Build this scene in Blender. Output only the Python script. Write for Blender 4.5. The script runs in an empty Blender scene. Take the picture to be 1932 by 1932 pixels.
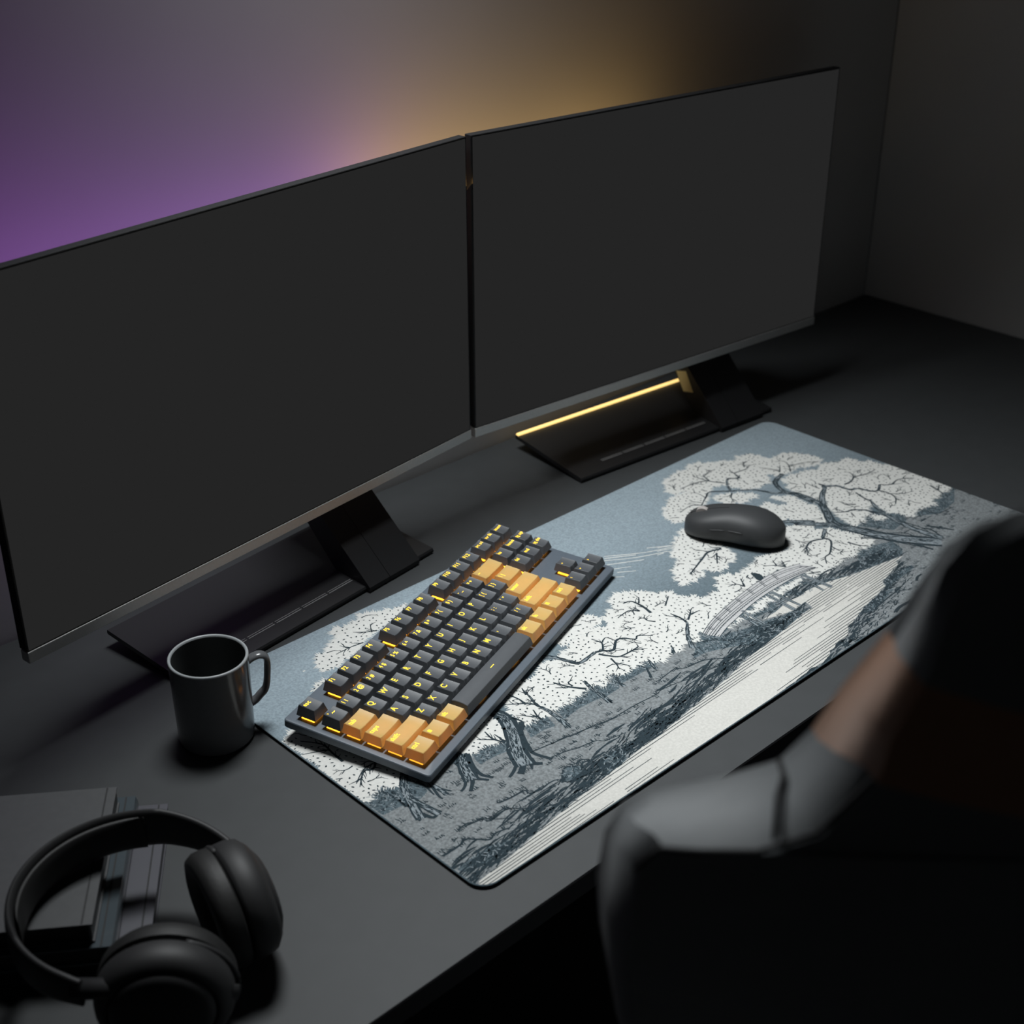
import math
MOUSE_ROT = math.radians(27)
MUG_ROT = math.radians(-22)
HPX, HPY = -235.4, 116.9
KLOC = (290, 480, 1250); KAIM = (360, -30, 0); KSPR = 84
GLOW = 4.4; GLOW2 = 1.7
VX = 290; VS = 560; VCOL = (.52,.17,.80); YX = 150; YS = 460; YCOL = (1.0,.60,.20)
KEYP = 5.7; VIOP = .46; YELP = .38; WORLD = .006; FILLP = .07
import bpy, bmesh, math, random
from mathutils import Vector, Matrix, geometry
C = bpy.context.scene.collection
Z0 = 740.0          # desk top above the floor, mm
MM = 0.001
def V(x, y, z=0.0): return Vector((x*MM, y*MM, (z+Z0)*MM))
def srgb(r, g, b):
    f = lambda c: (c/255/12.92) if c/255 <= .04045 else ((c/255+.055)/1.055)**2.4
    return (f(r), f(g), f(b), 1)

# ---------------------------------------------------------------- materials
def mat(name, col, rough=.5, metal=0.0, spec=.5, noise=0.0, nscale=200.0, bump=0.0, bscale=800.0, coat=0.0, emit=None, estr=0.0, sheen=0.0):
    m = bpy.data.materials.new(name); m.use_nodes = True
    nt = m.node_tree; b = nt.nodes['Principled BSDF']
    b.inputs['Base Color'].default_value = (*col[:3], 1)
    b.inputs['Roughness'].default_value = rough; b.inputs['Metallic'].default_value = metal
    b.inputs['Specular IOR Level'].default_value = spec; b.inputs['Coat Weight'].default_value = coat
    b.inputs['Sheen Weight'].default_value = sheen
    tc = nt.nodes.new('ShaderNodeTexCoord')
    if noise > 0:
        n = nt.nodes.new('ShaderNodeTexNoise'); n.inputs['Scale'].default_value = nscale; n.inputs['Detail'].default_value = 3
        nt.links.new(tc.outputs['Object'], n.inputs['Vector'])
        r = nt.nodes.new('ShaderNodeMapRange'); r.inputs['To Min'].default_value = 1-noise; r.inputs['To Max'].default_value = 1+noise
        r.inputs['From Min'].default_value = .3; r.inputs['From Max'].default_value = .7
        nt.links.new(n.outputs['Fac'], r.inputs['Value'])
        mx = nt.nodes.new('ShaderNodeVectorMath'); mx.operation = 'SCALE'; mx.inputs[0].default_value = col[:3]
        nt.links.new(r.outputs['Result'], mx.inputs['Scale']); nt.links.new(mx.outputs['Vector'], b.inputs['Base Color'])
    if bump > 0:
        n2 = nt.nodes.new('ShaderNodeTexNoise'); n2.inputs['Scale'].default_value = bscale; n2.inputs['Detail'].default_value = 2
        nt.links.new(tc.outputs['Object'], n2.inputs['Vector'])
        bp = nt.nodes.new('ShaderNodeBump'); bp.inputs['Strength'].default_value = bump; bp.inputs['Distance'].default_value = .0005
        nt.links.new(n2.outputs['Fac'], bp.inputs['Height']); nt.links.new(bp.outputs['Normal'], b.inputs['Normal'])
    if emit:
        b.inputs['Emission Color'].default_value = (*emit[:3], 1); b.inputs['Emission Strength'].default_value = estr
    return m
M = {}
M['wall'] = mat('wall_paint', (.48,.48,.48), .9, noise=.02, nscale=6, spec=.1)
M['floor'] = mat('floor_dark', (.02,.02,.02), .7, noise=.2, nscale=8)
M['desk'] = mat('desk_black_laminate', (.046,.049,.051), .55, spec=.3, noise=.04, nscale=40, bump=.05, bscale=900)
M['matedge_deskshade'] = mat('mat_rubber_desk_shade', (.006,.006,.007), .8, spec=.1)
M['plastic'] = mat('black_plastic', (.012,.012,.013), .45, noise=.05)
M['panel'] = mat('monitor_casing', (.014,.014,.015), .7, spec=.2, noise=.05)
M['chin'] = mat('brushed_chin', (.48,.48,.47), .48, metal=.6, noise=.03, nscale=400)
M['bezel'] = mat('black_bezel', (.002,.002,.002), .6)
M['screen'] = mat('screen_dark_grey', (0,0,0), .9, spec=0, emit=srgb(36,36,36), estr=1)
M['case'] = mat('keyboard_case_bluegrey', (.105,.128,.155), .5, noise=.03, bump=.04)
M['key'] = mat('keycap_charcoal', (.078,.084,.092), .5, noise=.04, bump=.06, bscale=2500)
M['legend'] = mat('legend_backlit_yellow', (.8,.5,.05), .5, emit=(1,.62,.02), estr=1.6)
M['glow'] = mat('backlight_orange', (1,.4,.05), .5, emit=(1,.36,.02), estr=GLOW)
M['glow2'] = mat('backlight_under_amber', (1,.4,.05), .5, emit=(1,.40,.03), estr=GLOW2)
M['mug'] = mat('mug_glazed_grey', (.105,.108,.113), .2, spec=.5, noise=.03)
M['mugin'] = mat('mug_inside_grey', (.07,.075,.075), .3)
M['mugrim'] = mat('mug_rim_pale', (.33,.35,.36), .35)
M['mouse'] = mat('mouse_charcoal', (.042,.044,.046), .52, spec=.35, bump=.05, bscale=2500)
M['wheel'] = mat('wheel_pale', (.45,.42,.40), .5)
M['phone'] = mat('headphone_black', (.020,.020,.021), .58, noise=.05)
M['pad'] = mat('ear_pad_leatherette', (.012,.012,.012), .6, bump=.2, bscale=300)
M['book1'] = mat('cover_charcoal', (.06,.062,.065), .5, noise=.06)
M['book2'] = mat('cover_glossy_slate', (.06,.075,.085), .22, spec=.6, coat=.4)
M['book3'] = mat('cover_purple_grey', (.070,.070,.083), .42)
M['pages'] = mat('page_block_dark', (.03,.028,.027), .85, noise=.3, nscale=900)
M['leather'] = mat('chair_leather_grey', (.40,.422,.435), .62, noise=.04, nscale=30, bump=.12, bscale=350, sheen=.1)
M['orange'] = mat('chair_orange_band', (.86,.40,.19), .5, noise=.04, bump=.12, bscale=350, sheen=1.0)
M['seam'] = mat('seam_dark', (.012,.012,.013), .7)
M['metal'] = mat('dark_metal', (.05,.05,.05), .4, metal=.8)
# amber translucent keycaps
m = mat('keycap_amber', (.60,.48,.17), .45, noise=.03); M['amber'] = m
nt = m.node_tree; pb = nt.nodes['Principled BSDF']; tr = nt.nodes.new('ShaderNodeBsdfTranslucent'); tr.inputs['Color'].default_value = (.95,.45,.06,1)
mx = nt.nodes.new('ShaderNodeMixShader'); mx.inputs['Fac'].default_value = .22
nt.links.new(pb.outputs['BSDF'], mx.inputs[1]); nt.links.new(tr.outputs['BSDF'], mx.inputs[2])
nt.links.new(mx.outputs['Shader'], nt.nodes['Material Output'].inputs['Surface'])
# cloth of the desk mat, with the printed sky fading from pale to deep slate (a printed gradation, in the cloth's own colour)
def cloth(name, col, grad=None, grain=.16):
    m = mat(name, col, .92, spec=.12, sheen=.15); nt = m.node_tree; b = nt.nodes['Principled BSDF']
    tc = [n for n in nt.nodes if n.type == 'TEX_COORD'][0]
    n = nt.nodes.new('ShaderNodeTexNoise'); n.inputs['Scale'].default_value = 420; n.inputs['Detail'].default_value = 2
    nt.links.new(tc.outputs['Object'], n.inputs['Vector'])
    r = nt.nodes.new('ShaderNodeMapRange'); r.inputs['From Min'].default_value = .32; r.inputs['From Max'].default_value = .68
    r.inputs['To Min'].default_value = 1-grain; r.inputs['To Max'].default_value = 1+grain
    nt.links.new(n.outputs['Fac'], r.inputs['Value'])
    sc = nt.nodes.new('ShaderNodeVectorMath'); sc.operation = 'SCALE'; sc.inputs[0].default_value = col[:3]
    nt.links.new(r.outputs['Result'], sc.inputs['Scale'])
    if grad:
        sp = nt.nodes.new('ShaderNodeSeparateXYZ'); nt.links.new(tc.outputs['Object'], sp.inputs['Vector'])
        g = nt.nodes.new('ShaderNodeMapRange'); g.interpolation_type = 'SMOOTHSTEP'
        g.inputs['From Min'].default_value = grad[1]; g.inputs['From Max'].default_value = grad[2]
        nt.links.new(sp.outputs['Y'], g.inputs['Value'])
        mc = nt.nodes.new('ShaderNodeMix'); mc.data_type = 'RGBA'
        mc.inputs['A'].default_value = (*grad[0], 1); mc.inputs['B'].default_value = (*col[:3], 1)
        nt.links.new(g.outputs['Result'], mc.inputs['Factor']); nt.links.new(mc.outputs['Result'], sc.inputs[0])
    nt.links.new(sc.outputs['Vector'], b.inputs['Base Color'])
    bp = nt.nodes.new('ShaderNodeBump'); bp.inputs['Strength'].default_value = .25; bp.inputs['Distance'].default_value = .0004
    nt.links.new(n.outputs['Fac'], bp.inputs['Height']); nt.links.new(bp.outputs['Normal'], b.inputs['Normal'])
    return m
M['sky'] = cloth('print_sky', (.28,.345,.385), grad=((.085,.12,.14), .10, .36))
M['white'] = cloth('print_blossom_white', (.65,.65,.62), grain=.05)
M['water'] = cloth('print_water', (.56,.55,.515), grain=.07)
M['ground'] = cloth('print_ground_grey', (.195,.213,.22), grain=.28)
M['hedge'] = cloth('print_hedge', (.085,.115,.132), grain=.3)
M['ink'] = cloth('print_ink', (.022,.036,.045), grain=.12)
M['bark'] = cloth('print_bark', (.22,.255,.275), grain=.2)
M['deck'] = cloth('print_deck', (.50,.50,.50), grain=.1)

# ---------------------------------------------------------------- helpers
def link(name, bm, m, parent=None, smooth=False, angle=None):
    me = bpy.data.meshes.new(name); bm.to_mesh(me); bm.free()
    for k in (m if isinstance(m, (list, tuple)) else [m]): me.materials.append(k)
    if smooth:
        for p in me.polygons: p.use_smooth = True
    o = bpy.data.objects.new(name, me); C.objects.link(o)
    if smooth and angle is not None:
        me.set_sharp_from_angle(angle=math.radians(angle))
    if parent: o.parent = parent
    return o
def tag(o, label, cat, group=None):
    o['label'] = label; o['category'] = cat
    if group: o['group'] = group
    return o
def thing(name, label, cat, loc, rot=(0,0,0), group=None):
    o = bpy.data.objects.new(name, None); C.objects.link(o); o.empty_display_size = .02
    o.location = loc; o.rotation_euler = rot
    return tag(o, label, cat, group)
def struct(name, bm, m):
    o = link(name, bm, m); o['kind'] = 'structure'; return o
def box(bm, x0, x1, y0, y1, z0, z1, mi=0, s=MM):
    vs = [bm.verts.new((x*s, y*s, z*s)) for z in (z0, z1) for y in (y0, y1) for x in (x0, x1)]
    for f in ((0,2,3,1),(4,5,7,6),(0,1,5,4),(2,6,7,3),(0,4,6,2),(1,3,7,5)):
        bm.faces.new([vs[i] for i in f]).material_index = mi
    return vs
def bevel(bm, w, seg=2):
    bmesh.ops.bevel(bm, geom=list(bm.edges), offset=w*MM, segments=seg, profile=.5, affect='EDGES', clamp_overlap=True)
def loft(bm, rings, cap0=True, cap1=True, closed=True, mi=0):
    R = [[bm.verts.new(p) for p in r] for r in rings]
    for a, b in zip(R, R[1:]):
        n = len(a)
        for i in range(n if closed else n-1):
            j = (i+1) % n
            bm.faces.new((a[i], a[j], b[j], b[i])).material_index = mi
    if cap0: bm.faces.new(list(reversed(R[0]))).material_index = mi
    if cap1: bm.faces.new(R[-1]).material_index = mi
    return R
def rrect(x0, x1, y0, y1, r, seg=6):
    pts = []
    for cx, cy, a in ((x1-r, y0+r, -90), (x1-r, y1-r, 0), (x0+r, y1-r, 90), (x0+r, y0+r, 180)):
        for i in range(seg+1):
            t = math.radians(a+90*i/seg); pts.append((cx+r*math.cos(t), cy+r*math.sin(t)))
    return pts
def slab(pts, prof, s=MM):
    """stack of rings: prof = [(inset, z)...] from an outline"""
    cx = sum(p[0] for p in pts)/len(pts); cy = sum(p[1] for p in pts)/len(pts)
    x0 = min(p[0] for p in pts); x1 = max(p[0] for p in pts); y0 = min(p[1] for p in pts); y1 = max(p[1] for p in pts)
    rings = []
    for ins, z in prof:
        sx = 1-2*ins/(x1-x0); sy = 1-2*ins/(y1-y0)
        rings.append([((cx+(x-cx)*sx)*s, (cy+(y-cy)*sy)*s, z*s) for x, y in pts])
    return rings
def tube(bm, path, rad, n=10, cap=True, mi=0):
    """path of Vectors; rad a number or list"""
    rings = []; up = Vector((0,0,1))
    for i, p in enumerate(path):
        t = (path[min(i+1, len(path)-1)]-path[max(i-1, 0)]).normalized()
        a = t.cross(up); a = a.normalized() if a.length > 1e-4 else Vector((1,0,0)); b = a.cross(t)
        r = rad[i] if isinstance(rad, (list, tuple)) else rad
        rings.append([p+(a*math.cos(2*math.pi*k/n)+b*math.sin(2*math.pi*k/n))*r for k in range(n)])
    loft(bm, rings, cap, cap, mi=mi)
def fixn(bm): bmesh.ops.recalc_face_normals(bm, faces=list(bm.faces))

# ---------------------------------------------------------------- room
bm = bmesh.new(); box(bm, -1400, 1445, 610, 660, -740, 1560); o = struct('wall_back', bm, M['wall']); o.location = (0,0,Z0*MM)
bm = bmesh.new(); box(bm, 1448, 1500, -1700, 610, -740, 1560); o = struct('wall_right', bm, M['wall']); o.location = (0,0,Z0*MM)
bm = bmesh.new(); box(bm, -1400, 1500, -1700, 660, -760, -740); o = struct('floor', bm, M['floor']); o.location = (0,0,Z0*MM)

# ---------------------------------------------------------------- desk
dk = thing('desk', 'long matt black desk that fills the corner between the two walls', 'desk', (0,0,0))
bm = bmesh.new()
pts = rrect(-900, 1443, -40, 605, 3, 3)
R = slab(pts, [(1.5,-22),(0,-20.5),(0,-1.2),(1.2,0)]); loft(bm, R); fixn(bm)
for f in bm.faces: f.material_index = 0 if f.normal.z > .9 else 1  # all but the top near-black: shade of the unlit front put into the colour
o = link('desktop', bm, [M['desk'], M['matedge_deskshade']], dk); o.location = (0,0,Z0*MM)
for x in (-860, 1390):
    bm = bmesh.new(); box(bm, x-25, x+25, 30, 560, -739, -22.5); bevel(bm, 3)
    o = link('leg', bm, M['plastic'], dk); o.location = (0,0,Z0*MM)
WHITE = [[(656.8,374.3),(668.2,376),(679.3,381.4),(693.7,377.3),(702.5,375.3),(712.4,382.3),(725.5,379.6),(735.5,371.6),(741.2,362.8),(753.9,362.3),(759.2,350.5),(768,352.1),(782.2,355.3),(796.5,351.8),(798.5,341.4),(803.5,328.1),(787.6,326.5),(799.4,318.5),(808.8,322.9),(824.4,321.5),(839.9,313.4),(847.4,299.4),(851.4,285.3),(849.2,272.7),(824.3,273),(813.5,281.8),(788.2,284.4),(767.7,290.3),(784.5,281.7),(768.3,292.5),(766.5,304),(752.6,288.4),(751.8,282.7),(732.1,282.9),(715,290),(702.2,305.5),(705.3,311.8),(706.7,316.8),(691.1,322.4),(676.2,318.1),(660.9,323.7),(658.7,334.9),(637.4,343.2),(639.5,358.1)],[(598.7,329.5),(609.2,328.2),(625.5,339.5),(635.3,336.1),(646.1,334.8),(659.2,331.4),(668.1,316.7),(659,304.2),(643.2,301.4),(630.4,296),(617,300.2),(601.5,294.8),(592.1,289.5),(584.9,292.3),(584.8,302.3),(586.2,312.4),(594.7,315.8)],[(663.3,300),(676.2,302.7),(688.7,299.9),(699.7,283.2),(707.8,284.5),(711.6,274.8),(700.3,267.4),(692.9,273),(684.3,273.8),(668.3,278.7),(663,288.3)],[(720,257.5),(724.4,247.2),(738,240.1),(737,232.1),(735.3,212.7),(732.3,200.8),(722,217),(735.4,209.9),(733,197.5),(723,181),(716.2,170.4),(706.1,177.3),(688.5,199.9),(685.4,211.1),(669.6,214.9),(674.4,224.5),(678.8,243.6),(680.6,253.5),(694.3,249.2),(706.6,246.3),(706.8,234.2),(713.9,227.3),(723.1,224.4),(718.1,235.3)],[(762.6,253.9),(762.2,272.8),(781.2,276.8),(797.4,270.9),(805.7,269.4),(817.5,261.3),(795.3,270.1),(810,265.7),(825.9,256.9),(831.5,264.6),(848.3,265.1),(860.1,257),(872.6,256.8),(879.2,248.8),(877.8,236.7),(890.9,225.7),(892,212.9),(900.5,201.4),(901.1,177.8),(897.2,149.5),(898.3,129.4),(897.6,117.5),(881.9,117.2),(866.9,119.4),(848.6,112.9),(846.5,105.9),(828.7,114.2),(817.4,116.2),(799.5,107.2),(794,118.3),(789.6,131.3),(789.5,146.1),(796.2,157.4),(780.3,160.8),(770.9,152.2),(758.5,149.7),(731.9,141.1),(727.7,150.7),(731.4,167.1),(740.5,181.5),(749,196.9),(762,208.3),(749.7,208.1),(747.6,216.2),(751.2,230.9),(749.8,244.5),(753.2,243.9),(750.3,259.1)],[(765.9,145.5),(775,130.9),(768.4,130.1),(761.5,132.4),(761.1,140)],[(572.9,277.2),(578.6,274.5),(567.3,255.1),(576.5,230),(579.6,211),(568.8,197.8),(548.7,188.9),(537.8,191.8),(528.1,188.6),(522.9,196.1),(530.9,206.1),(537.3,210.1),(522.1,209.5),(514,194.6),(501.2,194.6),(491.9,196.2),(481.9,193.7),(481.1,211.6),(492.5,215.4),(498.2,227.4),(518.3,233.6),(522.3,247.8),(540.8,253.8),(553.1,271.5),(566,270.1)],[(652.6,189.3),(668,199.5),(683.4,193.1),(694.5,174),(689,176.8),(687.6,164.2),(701.2,162.3),(705.5,147),(712.6,129.2),(715.4,115.4),(710.8,109),(695.5,107.7),(681.3,108.1),(668.7,101.9),(653.6,111.3),(641.6,107.4),(628.6,107.1),(616.9,103.3),(607.1,112.8),(614.5,125.8),(596.6,132.9),(619.3,128.6),(605.6,136.6),(572.6,145.7),(557.4,145.5),(555.3,157.4),(553.8,168.8),(570.8,172.7),(589.5,177.9),(604.1,171.7),(617.7,161.2),(638.9,169.9)],[(596.6,132.9),(615.8,124.5),(617.3,100.4),(601.4,103.3),(590.2,111.7),(581.4,115.2),(571.7,114.7),(604.4,110.1),(588.7,117.7),(580.8,113),(565,113.6),(557,116.5),(535.6,118),(518.3,115.8),(507.4,114.2),(446,106.8),(459.7,109),(469.8,108.2),(483.6,106),(497.8,108.3),(520.6,109.3),(534.4,107.7),(546,110.9),(559.4,109.9),(575.9,111),(595.4,121.8),(608.6,129.1)],[(403.5,113.3),(405.2,124.4),(404.3,114.5),(407.4,125.2),(408.7,133.2),(397.8,129.9),(390.3,119),(377.8,113.2),(375.2,120.1),(377.6,126.8),(365.9,118),(348.2,115.5),(340.8,118.3),(342.3,127.6),(327.8,126.5),(315.3,125.7),(304.7,125.4),(299.6,132.4),(295.9,136),(284.6,130.2),(281.9,126.6),(275.3,130.9),(275.8,140.7),(271.8,148.7),(283.7,130),(270.7,134.2),(257,135.2),(250.6,129.2),(235.8,133.5),(228.3,130.9),(214.4,132.4),(211.4,135.3),(203.1,131.7),(200.8,128.2),(193.3,133.5),(186.8,134),(177.7,135.2),(181.2,147),(184,161.8),(187.4,170.2),(206.2,180.1),(226.9,186.7),(235.2,182.9),(242.2,180.3),(249.5,190.1),(258.5,194.3),(272.8,191.3),(285.4,179.1),(257.1,194.6),(270,195.2),(282.6,183),(281.9,194.6),(295,195.1),(306.3,199.9),(317.9,202.4),(333.9,205.3),(345.4,201.2),(353.7,199),(357.1,192.3),(368.6,190.5),(376.9,189.5),(367.2,194.2),(366.3,204.5),(373.3,212.2),(386.9,215.9),(395.4,225),(406.7,231.5),(418.8,229.9),(432.5,223.1),(441.3,214.6),(439.9,204.6),(452.9,203.4),(461.1,191.8),(457.4,180.1),(464.2,176.1),(473.8,171.9),(468.5,176),(472.9,170.5),(476,161.7),(489.8,165),(502.1,160.2),(504.9,162.4),(508.6,173.4),(521.6,180.4),(530.3,177),(540.1,167.6),(554.6,168.6),(564.8,166.3),(553.9,144.4),(510.7,140.1),(471.6,135.8),(438.1,127.5),(418.5,120.2)],[(343.2,229.2),(359.3,226.8),(362.7,219.9),(360.5,207.8),(352.8,208.1),(342.6,208.5),(327.6,206.7),(316.6,203.6),(306.2,202.3),(298.6,207.3),(307.3,217.1),(322,221.4)],[(107.6,144),(113.9,134.4),(128.6,136.3),(142.1,129.6),(152.3,129.9),(159.8,141.2),(164.7,153.4),(166.5,165),(165.1,168.3),(136.9,159.5),(107.6,151.1)],[(100.1,348),(108.1,361.4),(122.3,360.5),(140.7,373.2),(149.3,387.2),(170,385.3),(192.7,391.2),(210.3,379),(239.4,374.6),(222.3,362.7),(191.3,355.8),(158,347.8),(134.5,340.2),(109.8,330.4),(98.9,332.6)],[(75.8,318.6),(91.8,323.2),(91.2,319.8),(68.3,314)],[(2.6,272.7),(18.9,276.7),(26.3,260.6),(34.5,227.9),(53.6,178.4),(58.3,160.4),(33.9,147.7),(24.3,157),(12.1,155.9),(1.7,150.1),(1.5,170.9),(3.1,216.9),(1.8,250.7)]]
GROUND = [(9.9,196.5),(2.1,151),(10.8,155.7),(26.4,155.6),(32.9,144.3),(55.6,142.6),(91.9,136.9),(113.9,134.4),(126.8,134.4),(146.9,127.7),(154,128.2),(177.3,133.6),(187.8,134.9),(201.3,127.6),(216,132.8),(235.8,133.5),(251.5,132.4),(270.7,134.2),(296.1,136.8),(295.9,136),(307,127.5),(329.6,126.9),(353.4,125.7),(377.6,126.8),(409.3,132.6),(404.7,114.3),(428.8,103.8),(446,106.8),(468.5,109.4),(491.4,107.7),(519.9,107.7),(537.6,104.7),(552,109.8),(571.7,110.1),(597,115.2),(612.8,110),(634.8,109),(653.8,111.2),(615.4,102.3),(653.6,111.3),(685.9,109),(705.4,108.8),(725.5,133.3),(732.6,140.4),(767.3,149.8),(775.7,130.2),(791.9,120.4),(800.2,106.6),(824.4,118.3),(842.4,106.9),(863,117.1),(884.6,117.7),(900,115.3),(961.9,-58.6),(627.8,-218.5),(123.9,-211.7),(-48,-46)]
WATER = [[(707.6,65.7),(681.6,71.4),(648.8,77.6),(613.8,84),(591.7,85.8),(573.5,88.9),(550.1,92.5),(543.2,71.4),(524.8,70.9),(504.8,67.8),(476.3,64.5),(444.4,61.3),(414.5,59),(376.5,51.6),(274.6,39),(253.6,36.9),(283.3,41.5),(248.1,37.9),(184.1,30.9),(134.5,26.4),(96.2,21.6),(46.8,14.4),(6.4,10.4),(-14.9,-10.1),(459.4,3.4),(472.1,1.9),(486.9,9.6),(528.8,14.5),(526.9,15.8),(536.2,22.1),(586.6,34.1),(605.7,36.5),(624,40.2),(635.3,41.4),(641.7,49.7),(652.6,51.6),(686.7,58.8),(690.2,63.1)],[(485.8,92.7),(506.9,92.6),(525.3,95.6),(548.5,96.5),(569.4,95.5),(589.1,93.3),(625.4,82.9),(593.8,64.7),(545.2,83.4),(523.4,81.4),(504.8,85.7)]]
HEDGE = [[(2.1,151),(10.8,155.7),(26.4,155.6),(32.9,144.3),(55.6,142.6),(50.1,124.5),(40,121),(20.7,125.1),(2.6,126.6),(2.3,138)],[(113.9,134.4),(127.7,135.3),(146.9,127.7),(141.7,116.5),(129.8,119),(115.8,120.2),(109.5,119.2),(110.4,127.1)],[(177.3,133.6),(187.8,134.9),(202.3,128.6),(197.9,113.8),(187,116.8),(169.8,116.7),(172.7,123.1)],[(216,132.8),(235.8,133.5),(251.5,132.4),(270.7,134.2),(296.1,136.8),(300.1,128.8),(285.8,113.5),(265.3,113),(256.1,115.9),(233.8,117.7),(212.2,115.3),(214.6,124.5)],[(295.9,136),(307,127.5),(329.6,126.9),(353.4,125.7),(347.6,116.1),(325.3,116.1),(307.5,116.4),(288.8,117.9),(280.3,124)],[(732.6,140.4),(767.3,149.8),(775.7,130.2),(791.9,120.4),(784.6,110.1),(753.1,106.7),(742.7,122.3)],[(800.2,106.6),(824.4,118.3),(842.4,106.9),(863,117.1),(900,115.3),(866.6,95.5),(827.3,92.1),(810.2,102.7)],[(676.5,104.9),(695.9,104.7),(714,97.9),(727.8,92.7),(720.9,75.2),(709.4,67.9),(688.1,70.3),(670.2,74.7),(651,78),(637,81.5),(656.3,88.1)],[(652.6,51.6),(674.1,50.7),(696.4,47),(692.9,42.7),(658.6,40.8),(637.2,39.5),(643,48.5)],[(586.6,34.1),(605.7,36.5),(629.1,35.3),(637.2,32.3),(616.1,28.9),(585.8,23.3),(567.1,27.2),(571.7,32.3)],[(404.7,114.3),(428.8,103.8),(459.5,93.8),(487.6,88.8),(506.5,81.7),(518.2,81.8),(531.5,73.6),(545.1,69.6),(524.6,66.5),(504.8,67.8),(476.3,64.5),(449.3,65),(436,75.6),(412,88.2),(394.2,95),(377.8,96.4)],[(446,106.8),(467.2,108.4),(477.2,101.1),(489.9,100.1),(511,97.8),(525.6,102.2),(519.9,107.7),(493.2,105.9),(482.5,111.6),(472.4,112.4)],[(537.6,104.7),(561.7,102.9),(582.3,104.7),(578.6,110.8),(559.4,109.9),(547.9,109)],[(543.7,94.1),(554.1,100.6),(564.8,97.5),(578.3,96.5),(586.5,95.8),(600.5,97),(609.1,91.2),(628.4,84.9),(625.4,82.9),(579.3,90.7),(556.3,91.4)],[(505.2,98.8),(515.6,98),(524,96.8),(517.4,94),(501.8,94.1)],[(3.3,32.7),(19.4,34.5),(33.1,34.5),(46.3,33.7),(57.2,29.2),(49,20.7),(37.1,21.9),(18.2,22.6),(6.4,25.5)],[(143.2,52.5),(160.1,63.5),(169.8,57.6),(167.8,44),(154.1,47)],[(183.9,44.1),(198.4,51.1),(222.2,47.9),(204.1,31.6),(181.8,30.5),(178.9,38.4)]]
TRUNK = [([(766.9,52.3),(741,88),(729,113.3),(721.3,137.3),(716,156.4),(719.3,170.3),(739.8,193.9),(749.7,208.1)],22,8),([(775.5,57.5),(772.1,96.7),(777.8,133.9),(773.7,149.5)],11,4),([(747.9,206.8),(747.9,231),(746.1,241.9),(744.2,213.1),(747.4,237.2),(741.2,252.3),(747.8,270.9),(758.1,279.9),(779.1,285.3)],9,6),([(712.8,162.3),(695.7,181.6),(683.5,196.2),(702.4,183.3),(678.7,206.2),(665.3,210.5)],10,6),([(745.4,200.3),(766.4,216.2),(787.1,227.2),(789.3,236)],9,3),([(738,252.4),(727.8,262.2),(719.6,280.9),(704.1,294.3),(693.6,301.3),(674.5,316.7),(658.8,310.4),(640.1,301.5)],5,1.5),([(696.1,302),(705.6,314.6),(719,323.9),(730.4,316.1),(737,329.1)],4,1.5),([(789.7,227.8),(800.7,217.2),(803.3,202.2),(814,195),(818.5,181.4),(826.9,176.4),(841.9,183.8)],5,3),([(780,137.6),(787.4,153.9),(796,166.5),(796.5,175.1),(801.6,191.5)],6,2),([(771.9,148.3),(770.9,158),(760.3,168.3),(751.1,171.3),(740.9,178.3)],4,1.5),([(697.4,163.1),(680.5,154.6),(677.2,152.3)],5,4),([(137.4,90.6),(145,109.7),(159.1,128.8),(172,154),(171,168.5)],21,13),([(205.3,102.9),(208.6,118.7),(209.6,137),(209,149.4),(215.9,170.7)],7,2),([(262.6,103.7),(264.9,119.5),(266.7,134),(270,145.2)],6,3),([(88.3,108.8),(96.2,126.8),(106.7,143)],16,10),([(22,100),(32.2,127),(40.4,143.8),(53,158.7)],10,7),([(37.7,94.3),(35,112.9),(33.3,125.9)],8,6),([(59.5,108.8),(59.1,129.1),(57.2,144.5)],5,3),([(391.1,109.3),(405.5,127.1),(424.3,143.9)],6,3),([(269.4,204.5),(278.4,193.6),(284,179.5),(289.9,169.5),(314.4,172.1)],6,4),([(321.1,103.3),(330,118),(326.6,127.7)],3,2),([(291.5,111.2),(293.9,129.5)],4,2),([(336.3,109.8),(342.4,125.4)],5,2),([(370.3,116),(378.2,126.2)],5,1)]
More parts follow.
